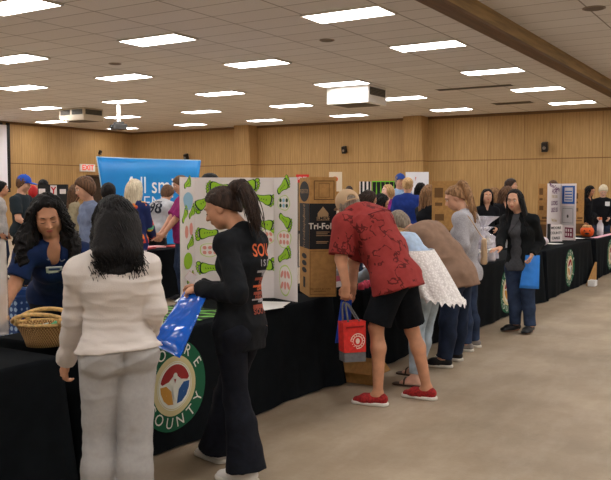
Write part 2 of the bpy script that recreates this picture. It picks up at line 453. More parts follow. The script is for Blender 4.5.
# ---------------------------------------------------------------- ceiling lamps
m_tube = M('lit_diffuser', (255, 250, 242), .5, emit=((252, 250, 248), LAMP))
m_frame = M('lamp_frame', (225, 220, 210), .5)
COLS = [-23.5, -19.97, -16.5, -13.05, -9.39, -5.69, -1.5, 2.2, 5.9]
ROWS = [-3.05, .455, 3.965, 7.49, 10.4, 13.33, 16.85, 20.3, 23.9]
lamp_proto = None
WHERE_R = ['', '', '', 'row nearest the camera', 'second row from the camera', 'third row from the camera', 'third row from the back wall', 'second row from the back wall', 'row closest to the back wall']
WHERE_C = ['sixth column from the beam', 'fifth column from the beam', 'fourth column from the beam', 'third column from the beam', 'second column from the beam', 'column beside the beam']
for ci, lx in enumerate(COLS):
    for ri, ly in enumerate(ROWS):
        if lamp_proto is None:
            t = thing('ceiling_light', None, 'ceiling light', (lx, ly, CEIL - .03), 'fluorescent ceiling lights')
            z0 = CEIL - .03
            fr = MB(); a, b = .64, .315
            for (q0, q1) in (((-a, -b), (a, -b + .03)), ((-a, b - .03), (a, b)), ((-a, -b + .03), (-a + .03, b - .03)), ((a - .03, -b + .03), (a, b - .03))):
                fr.box((lx + q0[0], ly + q0[1], z0), (lx + q1[0], ly + q1[1], CEIL - .001))
            fr.build('frame', m_frame, t)
            MB().box((lx - a + .03, ly - b + .03, z0 + .005), (lx + a - .03, ly + b - .03, CEIL - .002)).build('diffuser', m_tube, t)
            lamp_proto = t; o = t
        else:
            o = lamp_proto.copy(); C.objects.link(o); o.location = (lx, ly, CEIL - .03)
            for ch in list(lamp_proto.children): c = ch.copy(); C.objects.link(c); c.parent = o
        if 3 <= ri and ci < 6: o['label'] = 'lit ceiling light panel, %s, %s' % (WHERE_C[ci], WHERE_R[ri])
        else: o['label'] = 'lit fluorescent ceiling light panel outside the view'

# boxed air unit near the left wall, and the one right under a lamp
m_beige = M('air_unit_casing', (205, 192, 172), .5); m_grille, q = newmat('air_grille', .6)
x, y, z = q.sep(q.tc.outputs['Object'])
q.put(q.mix(q.line(z, .035, .012), (52, 50, 46), (120, 114, 104)), q.b.inputs['Base Color'])
def air_unit(c, sx, sy, h, label, facemat, gr):
    x0, x1, y0, y1 = c[0] - sx / 2, c[0] + sx / 2, c[1] - sy / 2, c[1] + sy / 2
    t = thing('air_unit', label, 'air unit', (c[0], c[1], CEIL - h))
    MB().box((x0, y0, CEIL - h), (x1, y1, CEIL - .001), .02).build('casing', facemat, t)
    for (a0, a1) in gr:
        MB().box((x0 + a0 * sx, y0 - .01, CEIL - h * .55), (x0 + a1 * sx, y0 + .01, CEIL - .05)).build('grille', m_grille, t)
    MB().box((x1 - .01, y0 + .08 * sy, CEIL - h * .55), (x1 + .01, y1 - .08 * sy, CEIL - .05)).build('grille', m_grille, t)
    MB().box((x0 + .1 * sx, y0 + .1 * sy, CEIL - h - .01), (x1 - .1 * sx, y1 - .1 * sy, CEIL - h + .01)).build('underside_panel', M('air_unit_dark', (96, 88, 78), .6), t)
qa = aZ(84, 119.5, CEIL - .38)
air_unit((qa[0] - .55, qa[1] + .40), 1.10, .80, .38, 'beige boxed air unit with dark grilles hanging under the ceiling', m_beige, [(.06, .44), (.52, .94)])
air_unit((-9.52, 17.85), 1.16, 1.0, .43, 'bright white boxed air unit touching a lit ceiling panel', M('air_unit_white', (250, 248, 244), .5), [])
# projector on its pole
pc = aZ(118.5, 103, CEIL); px, py = float(pc[0]), float(pc[1])
t = thing('projector', 'dark projector hanging from the ceiling on a white pole', 'projector', (px, py, 3.42))
MB().lathe((px, py, 3.62), [(.06, 0), (.06, CEIL - 3.62)], 14).build('pole', M('white_paint', (235, 232, 226), .5), t)
MB().lathe((px, py, CEIL - .03), [(.16, 0), (.16, .03)], 18).build('ceiling_plate', MATS['white_paint'], t)
MB().obox((px, py, 3.50), V(.20, -.10, 0), V(.08, .16, 0), V(0, 0, .085), .03).build('housing', M('projector_dark', (58, 56, 54), .4), t)
MB().obox((px, py, 3.62), V(.14, -.06, 0), V(.04, .1, 0), V(0, 0, .025), .005).build('bracket', MATS['projector_dark'], t)
MB().lathe((px - .16, py - .10, 3.50), [(.055, 0), (.05, .06)], 16, ax=(-.4, -.9, 0)).build('lens', M('lens_glass', (20, 24, 30), .1, spec=.8), t)
# ceiling vents, speakers
m_black = M('black_metal', (30, 28, 27), .5)
def vent(x, y, sx, sy, label):
    t = thing('ceiling_vent', label, 'vent', (x, y, CEIL - .012))
    MB().box((x - sx / 2, y - sy / 2, CEIL - .012), (x + sx / 2, y + sy / 2, CEIL - .001)).build('grille', m_black, t)
    MB().box((x - sx / 2 - .03, y - sy / 2 - .03, CEIL - .008), (x + sx / 2 + .03, y - sy / 2, CEIL - .001)).box((x - sx / 2 - .03, y + sy / 2, CEIL - .008), (x + sx / 2 + .03, y + sy / 2 + .03, CEIL - .001)).build('rim', M('vent_rim', (150, 138, 124), .6), t)
p = aZ(474, 87.5, CEIL); vent(p[0], p[1], 1.9, .26, 'long black ceiling vent slot between lit panels')
p = aZ(513, 103, CEIL); vent(p[0], p[1], 1.1, .45, 'short dark ceiling vent close to the back wall')
def cspk(px_, py_, label, r=.13):
    p = aZ(px_, py_, CEIL); t = thing('ceiling_speaker', label, 'ceiling speaker', (p[0], p[1], CEIL - .015))
    MB().lathe((p[0], p[1], CEIL - .015), [(r * .9, 0), (r, .005), (r, .014)], 20).build('rim', M('speaker_rim', (150, 136, 122), .6), t)
    MB().lathe((p[0], p[1], CEIL - .018), [(r * .82, 0), (r * .82, .004)], 20).build('grille', M('speaker_grille', (116, 104, 92), .7), t)
cspk(327, 40, 'round ceiling speaker between the two panels nearest the beam end')
cspk(594, 8, 'round ceiling speaker beyond the roof beam', .16)
cspk(115, 63.5, 'round ceiling speaker over the left half of the hall')
# cameras / speakers on the wall
def wallbox(p, label, s=1.0):
    t = thing('wall_speaker', label, 'speaker', tuple(p))
    d = V(0, -1, 0) if p[1] > 25.5 else V(1, 0, 0); r = np.cross(d, V(0, 0, 1))
    MB().obox(V(p) + d * .02, r * .05 * s, d * .02, V(0, 0, .07 * s), .005).build('bracket', MATS['white_paint'], t)
    MB().obox(V(p) + d * .16 * s + V(0, 0, -.02), r * .10 * s, d * .09 * s + V(0, 0, -.03), V(0, 0, .15 * s) + d * .03, .02).build('housing', M('speaker_black', (34, 30, 28), .4), t)
    MB().lathe(V(p) + d * .26 * s + V(0, 0, -.06), [(.06 * s, 0), (.045 * s, .015)], 16, ax=d).build('cone', M('speaker_cone', (120, 110, 98), .4), t)
wallbox((-14.31, WALLY, 3.17), 'small black speaker on the back wall left of the wider pilaster gap', .8)
wallbox((-6.98, WALLY, 3.06), 'small black speaker high on the back wall beyond the beam end', .95)
wallbox((-21.84, WALLY, 3.08), 'small black speaker on the back wall above the blue banner', .8)
wallbox((WALLX, 24.03, 3.27), 'tiny speaker box on the left wall above the exit sign', .5)
# exit sign
t = thing('exit_sign', 'small lit red and white exit sign above the dark doorway', 'exit sign', (WALLX, 23.45, 2.5))
MB().box((WALLX, 22.95, 2.44), (WALLX + .06, 23.75, 2.74), .01).build('housing', MATS['white_paint'], t)
text_on('lettering', 'EXIT', .30, (WALLX + .065, 23.35, 2.59), (0, 1, 0), (0, 0, 1), M('exit_red', (225, 70, 50), .5, emit=((225, 60, 40), .6)), t, fat=.006, sx=1.05)
# projection screen
t = thing('projection_screen', 'large white projection screen with black border on the left wall', 'screen', (WALLX + .1, 17, 1.5))
MB().box((WALLX + .06, 13.6, 1.75), (WALLX + .09, 19.40, 4.06)).build('screen_surface', M('screen_white', (252, 246, 255), .8), t)
MB().box((WALLX + .04, 13.3, 1.60), (WALLX + .10, 19.50, 1.75)).box((WALLX + .04, 19.40, 1.75), (WALLX + .10, 19.53, 4.14)).box((WALLX + .04, 13.3, 4.06), (WALLX + .10, 19.22, 4.14)).build('border', m_black, t)
# ---------------------------------------------------------------- people
SKIN = {
 'light': M('skin_light', (210, 160, 132), .55, .05, 12, spec=.35), 'fair': M('skin_fair', (232, 186, 164), .55, .05, 12, spec=.35),
 'tan': M('skin_tan', (198, 142, 110), .55, .06, 12, spec=.35), 'olive': M('skin_olive', (206, 152, 120), .55, .05, 12, spec=.35)}
LIP = M('lips', (176, 92, 84), .45); BROWM = M('eyebrow', (48, 34, 28), .8); EYEM = M('eye_dark', (30, 22, 20), .25, spec=.6); EYEW = M('eye_white', (225, 218, 210), .3)
def hairmat(name, c1, c2):
    if name in MATS: return MATS[name]
    m, q = newmat(name, .6, .22)
    n = q.noise(q.mapv(q.tc.outputs['Object'], (70, 70, 6)), 1.0, 4)
    q.put(q.ramp(n, [(.35, c1), (.65, c2)]), q.b.inputs['Base Color']); q.bump(q.noise(q.mapv(q.tc.outputs['Object'], (160, 160, 10)), 1.0, 3), .5, .01)
    return m
HAIR = {'black': hairmat('hair_black', (8, 7, 8), (24, 20, 20)), 'dark': hairmat('hair_dark_brown', (34, 24, 20), (66, 48, 38)),
 'brown': hairmat('hair_brown', (74, 52, 38), (120, 88, 64)), 'blonde': hairmat('hair_blonde', (168, 130, 88), (214, 178, 128)),
 'white': hairmat('hair_white', (206, 190, 160), (240, 228, 204)), 'grey': hairmat('hair_grey', (112, 100, 88), (160, 146, 130)),
 'light_brown': hairmat('hair_light_brown', (104, 74, 50), (170, 130, 92))}

def ik(a, c, l1, l2, pole):
    a, c, pole = V(a), V(c), V(pole); d = np.linalg.norm(c - a); u = (c - a) / (d + 1e-9)
    if d > (l1 + l2) * .995: return a + (c - a) * l1 / (l1 + l2)
    x = (d * d + l1 * l1 - l2 * l2) / (2 * d); h = math.sqrt(max(l1 * l1 - x * x, 0))
    p = pole - u * (pole @ u); return a + u * x + unit(p) * h
def frame_of(base, yaw):
    """yaw in degrees about z; 0 faces +Y"""
    a = math.radians(yaw); f = V(-SIN(a), COS(a), 0); r = V(COS(a), SIN(a), 0); return f, r
def pose(base, yaw, H=1.66, lean=0, sideways=0, hp=0, hy=0, wL=None, wR=None, male=False, step=0.0, twist=0, bow=0.35):
    """joints of a standing figure; wrists wL / wR are local (right, forward, up) metres or None for hanging arms"""
    s = H / 1.70; f, r = frame_of(base, yaw); b = V(base[0], base[1], 0); Z = V(0, 0, 1)
    J = {'s': s, 'male': male}
    pv = b + Z * .93 * s - f * (.0 + SIN(math.radians(lean)) * .12)
    la = math.radians(lean); up = f * SIN(la) + Z * COS(la) + r * SIN(math.radians(sideways)); up = unit(up)
    f2, r2 = frame_of(base, yaw + twist)
    fr = unit(f2 - up * (f2 @ up)); rr = unit(np.cross(fr, up))
    J['pv'] = pv; back = -fr
    T = .495 * s
    J['nk'] = pv + up * T + fr * bow * .05 * lean / 30
    J['ws'] = pv + up * T * .30 + back * .01 * s * (1 if lean > 10 else -1)
    J['ch'] = pv + up * T * .68 + back * (.02 + .03 * lean / 50) * s
    sw = (.180 if male else .152) * s
    for k, sg in (('L', -1), ('R', 1)):
        J['s' + k] = J['nk'] + rr * sg * sw - up * .072 * s
        J['h' + k] = pv + r * sg * .088 * s - Z * .03 * s
        st = step * sg
        an = b + r * sg * .10 * s + f * st + Z * .085 * s
        J['a' + k] = an; J['k' + k] = ik(J['h' + k], an, .42 * s, .405 * s, f)
        J['f' + k] = unit(f + r * sg * .18)
        w = wL if k == 'L' else wR
        if w is None: wr = J['s' + k] + r * sg * .07 * s - Z * .50 * s + f * .06 * s
        else: wr = b + r * w[0] + f * w[1] + Z * w[2]
        v = wr - J['s' + k]; L = .535 * s
        if np.linalg.norm(v) > L: wr = J['s' + k] + unit(v) * L
        J['w' + k] = wr; J['e' + k] = ik(J['s' + k], wr, .285 * s, .25 * s, -f * .8 + r * sg * .5 - Z * .3)
        J['d' + k] = unit(unit(wr - J['e' + k]) * .9 + f * .15 - Z * .2)
        J['n' + k] = unit(-r * sg + f * .2)
    fh, rh = frame_of(base, yaw + twist + hy); ph = math.radians(hp)
    J['hf'] = fh * COS(ph) - Z * SIN(ph); nu = unit(up * .55 + Z * .6 + fh * .15)
    J['hc'] = J['nk'] + nu * .180 * s + fh * (.025 + .03 * SIN(ph)) * s
    J['fw'] = f; J['rt'] = r
    return J
def head_axes(J):
    f = unit(J['hf']); u = J.get('hu'); u = V(0, 0, 1) if u is None else V(u)
    r = unit(np.cross(f, u)); u = np.cross(r, f); return r, f, u
def head_prims(J, face=True):
    s = J['s'] * 1.02; c = J['hc']; r, f, u = head_axes(J); A = (r, f, u)
    def P(x, y, z): return c + (r * x + f * y + u * z) * s
    def E(x, y, z, a, b, d, k=.02, sub=False): return ell(P(x, y, z), (a * s, b * s, d * s), A, k * s, sub)
    pr = [E(0, -.012, .028, .074, .094, .084), E(0, .022, -.035, .057, .066, .076, .04), E(0, .05, -.088, .026, .026, .020, .03)]
    for q in (-1, 1):
        pr += [E(q * .034, .052, -.022, .026, .028, .026, .03), E(q * .048, .01, -.065, .018, .03, .022, .03)]
        pr += [E(q * .031, .096, .010, .019, .017, .013, .012, True)]
        pr += [E(q * .076, -.004, -.008, .008, .019, .030, .008)]
    pr += [E(0, .078, .030, .048, .012, .010, .02)]
    pr += [cap(P(0, .084, .012), P(0, .106, -.026), .007 * s, .0115 * s, k=.012 * s)]
    for q in (-1, 1): pr += [E(q * .012, .094, -.030, .009, .009, .007, .006)]
    pr += [E(0, .086, -.052, .024, .010, .0055, .008), E(0, .083, -.063, .020, .010, .006, .008)]
    return pr, P, A, s
def neck_prims(J):
    s = J['s']; r, f, u = head_axes(J); w = .058 if J['male'] else .050
    b = J['hc'] - f * .02 * s - u * .055 * s
    return [cap(b, J['nk'] + (J['nk'] - J['ch']) * .0, w * s, (w + .008) * s, k=.03)]
def torso_axes(J):
    up = unit(J['nk'] - J['pv']); w = unit(J['sR'] - J['sL']); wh = unit(J['hR'] - J['hL']); fr = unit(np.cross(up, w)); return up, w, wh, fr
def torso_prims(J, g=0.0, fat=1.0, bottom=0.0, butt=True):
    s = J['s']; m = J['male']; up, w, wh, fr = torso_axes(J); wm = unit(w + wh)
    U = lerp(J['nk'], J['ch'], .45); ra, rc, rw, rp = (.098, .112, .098, .105) if m else (.085, .100, .084, .104)
    ka, kc, kw, kp = (1.55, 1.45, 1.40, 1.45) if m else (1.5, 1.38, 1.38, 1.52)
    F = fat; rp0 = rp * s * F + g
    pr = [cap(U, J['ch'], ra * s + g, rc * s * F + g, w, ka, kc, k=.03),
          cap(J['ch'], J['ws'], rc * s * F + g, rw * s * F + g, wm, kc, kw, k=.03),
          cap(J['ws'], J['pv'], rw * s * F + g, rp0, wh, kw, kp, k=.03)]
    for k in 'LR':
        pr.append(cap(lerp(J['nk'], U, .25), J['s' + k], .044 * s + g, .048 * s + g, k=.03))
        pr.append(cap(lerp(U, J['s' + k], .3), J['s' + k], .075 * s + g, .052 * s + g, k=.03))
    if not m:
        for q in (-1, 1): pr.append(ell(J['ch'] + fr * .068 * s + w * q * .066 * s - up * .01 * s, ((.054 * s + g),) * 3, k=.04))
    elif fat > 1.08: pr.append(ell(J['ws'] + fr * .07 * s, ((.11 * s + g), .08 * s + g, .11 * s + g), (w, fr, up), .05))
    if butt:
        for k in 'LR': pr.append(ell(J['h' + k] - fr * .030 * s + up * .01, ((.088 * s + g),) * 3, k=.04))
    return pr
def arm_prims(J, k, g=0.0, g2=None, upto='w', flat=False, r0=None):
    s = J['s'] * (1.12 if J['male'] else 1.0); g2 = g if g2 is None else g2
    S, E, W = J['s' + k], J['e' + k], J['w' + k]
    if isinstance(upto, float):        # short sleeve, a fraction of the upper arm
        e = lerp(S, E, upto); return [cap(S, e, .050 * s + g, lerp(.050, .040, upto) * s + g2, flat='b', k=.025)]
    return [cap(S, E, .050 * s + g, .040 * s + g, k=.025), cap(E, W, .039 * s + g, .026 * s + g2, flat='b' if flat else False, k=.02)]
def hand_prims(J, k):
    s = J['s'] * (1.06 if J['male'] else .97); W = J['w' + k]; d = unit(J['d' + k]); n = V(J['n' + k]); n = unit(n - d * (n @ d))
    cu = J.get('c' + k, .45); side = np.cross(d, n) * J.get('t' + k, 1.0)
    # thumb side: towards the front of the body
    fw = J.get('fw', V(0, 1, 0))
    if 't' + k not in J and side @ (V(fw) + V(0, 0, .3)) < 0: side = -side
    pr = [cap(W - d * .01, W + d * .035 * s, .020 * s, .017 * s, side, 1.25, 1.8, k=.012), cap(W + d * .03 * s, W + d * .082 * s, .0145 * s, .0125 * s, side, 2.2, 2.9, k=.012)]
    for i, (off, L) in enumerate(((.0305, .066), (.0102, .074), (-.0102, .069), (-.0300, .054))):
        b = W + d * (.082 - abs(off - .01) * .18) * s + side * off * s; a = cu * (.8 + .12 * i); dd = unit(d + side * off * 2.2)
        p1 = b + (dd * COS(a * .6) + n * SIN(a * .6)) * L * .48 * s; p2 = p1 + (dd * COS(a * 1.7) + n * SIN(a * 1.7)) * L * .36 * s
        p3 = p2 + (dd * COS(a * 2.5) + n * SIN(a * 2.5)) * L * .26 * s
        pr += [cap(b - d * .01, p1, .0098 * s, .0088 * s, k=.005), cap(p1, p2, .0086 * s, .0080 * s, k=.003), cap(p2, p3, .0078 * s, .0070 * s, k=.003)]
    b = W + d * .022 * s + side * .018 * s; p1 = b + unit(d * .6 + side * .75 + n * .25) * .042 * s; p2 = p1 + unit(d * .9 + side * .25 + n * .35) * .033 * s; p3 = p2 + unit(d * .9 + n * (.3 + cu * .4)) * .022 * s
    pr += [cap(b, p1, .0145 * s, .0115 * s, k=.010), cap(p1, p2, .0112 * s, .0098 * s, k=.004), cap(p2, p3, .0098 * s, .0080 * s, k=.004)]
    return pr
def leg_prims(J, k, m=None):
    s = J['s']; t = .082 if J['male'] else .084; A = J['a' + k]; K = J['k' + k]; c = lerp(K, A, .3) - V(J['f' + k]) * .014 * s
    return [cap(J['h' + k], K, t * s, .052 * s, k=.03), cap(K, c, .050 * s, .054 * s, k=.03), cap(c, A, .052 * s, .034 * s, k=.03)]
def foot_prims(J, k):
    s = J['s']; A = J['a' + k]; f = unit(V(J['f' + k]) * V(1, 1, 0)); g = V(A[0], A[1], J.get('g' + k, 0.0)); side = np.cross(f, V(0, 0, 1)); z = V(0, 0, 1)
    return [cap(A, g - f * .025 * s + z * .04 * s, .034 * s, .032 * s, k=.02), cap(A, g + f * .09 * s + z * .035 * s, .034 * s, .024 * s, side, 1, 1.5, k=.03),
            cap(g - f * .03 * s + z * .03 * s, g + f * .13 * s + z * .02 * s, .028 * s, .018 * s, side, 1, 2.0, k=.02), cut(g + z * .004, V(0, 0, -1))]
def lod(D): return float(np.clip(.0015 * D, .0055, .015))

def person(label, J, D, skin='light', top=None, bottom=None, shoes=None, hair=None, face=True, group=None, v=None, cuts=None, bare_feet=False, fat=1.0, drop_legs=False):
    g0 = V((J['aL'][0] + J['aR'][0]) / 2, (J['aL'][1] + J['aR'][1]) / 2, 0)
    root = thing('person', label, 'person', g0, group)
    v = v or lod(D); s = J['s']
    hp, P, A, hs = head_prims(J)
    pr = neck_prims(J) + torso_prims(J, -.004, fat) 
    for k in 'LR': pr += arm_prims(J, k) + leg_prims(J, k)
    pr += hp
    for k in 'LR': pr += hand_prims(J, k)
    fp = foot_prims(J, 'L')[:-1] + foot_prims(J, 'R')[:-1]
    pr += fp
    out = {'root': root, 'P': P, 'A': A, 'J': J, 'v': v}
    out['body'] = sdf_obj('body', pr, v, SKIN[skin], root)
    if face:
        r, f, u = A
        for q in (-1, 1):
            if face == 'down':
                MB().tube([P(q * .031 + d, .0905 - abs(d) * .25, .002 - .004 * (1 - (d / .016) ** 2)) for d in (-.016, -.008, 0, .008, .016)], [.001, .0022, .0026, .0022, .001], 6).build('eyelashes', EYEM, root, True)
            else:
                sdf_obj('eye', [ell(P(q * .031, .083, .008), (.0125 * hs, .0075 * hs, .0065 * hs), A)], .003, EYEW, root)
                sdf_obj('iris', [ell(P(q * .031, .0885, .008), (.0058 * hs, .0035 * hs, .0058 * hs), A)], .002, EYEM, root)
            MB().tube([P(q * x, y, z) for x, y, z in ((.014, .0925, .027), (.026, .0915, .032), (.038, .084, .032), (.048, .073, .026))], [.0022, .0034, .003, .0012], 6).build('eyebrow', BROWM, root, True)
        sdf_obj('lips', [ell(P(0, .0885, -.0525), (.022 * hs, .0085 * hs, .0045 * hs), A), ell(P(0, .0870, -.0605), (.018 * hs, .0085 * hs, .0052 * hs), A, k=.002)], .003, LIP, root)
    if top:
        g = top.get('g', .014); sl = top.get('sleeve', 1.0); fo = top.get('fold', .006)
        up, w, wh, fr = torso_axes(J); hem = top.get('hem', .10)
        tp = torso_prims(J, g, fat, butt=top.get('butt', True))
        dn = unit(J['pv'] - J['ws']) if top.get('hang', 0) == 0 else unit(lerp(unit(J['pv'] - J['ws']), V(0, 0, -1), top['hang']))
        rp = (.105 if J['male'] else .104) * s * fat + g + top.get('flare', .01)
        tp.append(cap(J['pv'], J['pv'] + dn * hem, rp, rp + top.get('flare2', .0), wh, 1.45, 1.42, flat='b', k=.03))
        tp.append(cut(J['pv'] + dn * hem, dn))
        tp += [cap(J['nk'] - up * .01, J['nk'] + up * .006 * s, .060 * s + g * .2, .056 * s + g * .2, k=.015)] if top.get('collar', True) else []
        if top.get('vneck'):
            tp.append(ell(J['nk'] + fr * .10 * s - up * .015 * s, (.028 * s, .075 * s, .060 * s), (w, fr, up), .01, True)); tp.append(ell(J['nk'] + fr * .075 * s + up * .05 * s, (.046 * s, .075 * s, .085 * s), (w, fr, up), .01, True))
        for k in 'LR':
            if sl == 1.0 or sl == 1: tp += arm_prims(J, k, g, g + .002 + top.get('cuff', 0), 'w', True)
            elif sl > 0: tp += arm_prims(J, k, g + .004, g + .012, float(sl))
        out['top'] = sdf_obj(top.get('name', 'shirt'), tp, v, top['mat'], root, folds(fo, top.get('fsc', (7, 7, 5)), D) if fo else None)
    if bottom:
        zz = J['s']; g = bottom.get('g', .012); fo = bottom.get('fold', .005); kind = bottom.get('kind', 'trousers')
        up, w, wh, fr = torso_axes(J)
        gw = bottom.get('gw', min(g, .001)); bp = [cap(lerp(J['pv'], J['ws'], .25), J['pv'], .098 * s * fat + gw, .104 * s * fat + gw, wh, 1.4, 1.48, flat='a', k=.03)]; kk = bottom.get('kk', .03)
        for k in 'LR':
            bp.append(ell(J['h' + k] - unit(np.cross(unit(J['pv'] - V(J['kL'] + J['kR']) / 2), wh)) * .032 * s, ((.088 * s + gw),) * 3, k=.04))
            Hh, K, A_ = J['h' + k], J['k' + k], J['a' + k]
            if kind == 'shorts':
                e = lerp(Hh, K, bottom.get('len', .92)); bp.append(cap(Hh, e, .088 * s + g, bottom.get('hem', .088), flat='b', k=.03))
            else:
                kr, hr = bottom.get('knee', .064), bottom.get('hem', .055); e = K + (A_ - K) * bottom.get('len', 1.0); mid = lerp(K, e, .35) - V(J['f' + k]) * .014 * s
                bp += [cap(Hh, K, .086 * s + g, kr * s, k=kk), cap(K, mid, kr * s, max(.068, lerp(kr, hr, bottom.get('fl', .5))) * s, k=kk), cap(mid, e, max(.068, lerp(kr, hr, bottom.get('fl', .5))) * s, hr * s, flat='b', k=.02)]
        bk_ = -unit(np.cross(unit(J['pv'] - V(J['kL'] + J['kR']) / 2), wh)); bp.append(ell(J['pv'] + bk_ * .145 * s - up * .05 * s, (.010 * s, .045 * s, .13 * s), (wh, bk_, up), .02, True))
        out['bottom'] = sdf_obj(bottom.get('name', 'trousers'), bp, v, bottom['mat'], root, folds(fo, bottom.get('fsc', (6, 6, 4)), D + 5) if fo else None)
    if shoes:
        for k in 'LR':
            f = unit(V(J['f' + k]) * V(1, 1, 0)); A_ = J['a' + k]; gz = J.get('g' + k, 0.0); gq = V(A_[0], A_[1], gz); sd = np.cross(f, V(0, 0, 1)); z = V(0, 0, 1); h = shoes.get('h', .0)
            sp = [cap(gq - f * .035 * s + z * .05 * s, gq + f * .10 * s + z * .045 * s, .040 * s, .036 * s, sd, 1.0, 1.25, k=.03), cap(gq + f * .05 * s + z * .03 * s, gq + f * .165 * s + z * .026 * s, .040 * s, .026 * s, sd, 1.15, 1.65, k=.03),
                  cap(A_ - z * .02, A_ + z * (.004 + h), .038 * s, .040 * s, flat='b', k=.02), cut(gq + z * .016, V(0, 0, -1))]
            so = sdf_obj('shoe', sp, min(v, .009), shoes['mat'], root)
            if shoes.get('sole'):
                ps = [cap(gq - f * .035 * s + z * .015, gq + f * .06 * s + z * .015, .047 * s, .044 * s, sd, 1.0, 1.05, k=.02), cap(gq + f * .06 * s + z * .015, gq + f * .165 * s + z * .015, .044 * s, .036 * s, sd, 1.05, 1.35, k=.02), cut(gq + z * .028, V(0, 0, 1)), cut(gq + z * .002, V(0, 0, -1))]
                sdf_obj('sole', ps, min(v, .007), shoes['sole'], so)
    if hair: hair_fn(out, **hair)
    return out

def cap_hair_prims(P, A, s, g=.012, line=.030, hn=(.82, .50)):
    r, f, u = A
    pr = [ell(P(0, -.014, .030), ((.076 + g) * s, (.094 + g) * s, (.084 + g) * s), A), ell(P(0, -.04, -.02), ((.068 + g) * s, (.062 + g) * s, (.07 + g) * s), A, .03)]
    n = unit(f * hn[0] - u * hn[1]); pr.append(cut(P(0, 0, 0) + n * line * s, n, .012)); return pr
def locks(mb, rnd, P, A, s, n, ends, r0=.0045, fw=.02, spread=.02, curl=0.0, ctr=1.0, az0=25, az1=335, sect=5, top=.0, segs=9, body=None, out=1.13):
    """n hair locks from the scalp down to a curve of end points; ends(t, rnd) -> world point, t = 0 left .. 1 right round the back"""
    r, f, u = A
    for i in range(n):
        t = rnd.random(); az = math.radians(az0 + (az1 - az0) * t); pol = math.radians(rnd.uniform(18, 95))
        d = V(-SIN(az) * SIN(pol), COS(az) * SIN(pol), COS(pol))      # az 0 = front, 90 = left, 180 = back
        if d[1] * .82 - d[2] * .5 > .30: continue
        k = out * rnd.uniform(.97, 1.05)
        p0 = P(d[0] * .078 * k, -.014 + d[1] * .096 * k, .03 + d[2] * .086 * k)
        e = V(ends(t, rnd)); side = V(-SIN(az), COS(az), 0)
        q = P(side[0] * .088 * k, -.014 + side[1] * .104 * k - .01, rnd.uniform(-.05, .0))
        w = lerp(q, e, .5) + (r * side[0] + f * side[1]) * .018 * s + V(rnd.uniform(-1, 1), rnd.uniform(-1, 1), 0) * spread * .4
        e = e + V(rnd.uniform(-1, 1), rnd.uniform(-1, 1), rnd.uniform(-1.2, .6)) * spread
        pts = []; ph = rnd.uniform(0, 6.3); fr = rnd.uniform(.8, 1.2)
        for j in range(segs):
            a = j / (segs - 1)
            if a < .33: b = a / .33; p = (1 - b) ** 2 * p0 + 2 * b * (1 - b) * lerp(p0, q, .55) * 1.0 + b * b * q; p = p + (p - P(0, -.014, .0)) * .06 * SIN(b * 3.14)
            else:
                b = (a - .33) / .67; p = (1 - b) ** 2 * q + 2 * b * (1 - b) * w + b * b * e
            if curl:
                c = curl * min(1, a * 2.5); an = ph + a * 38 * fr * ctr
                p = p + (r * COS(an) + f * SIN(an)) * c + u * SIN(an * .7) * c * .4
            pts.append(p)
        rr = [r0 * (1 - .65 * (j / (segs - 1)) ** 2) for j in range(segs)]; mb.tube(pts, rr, sect)
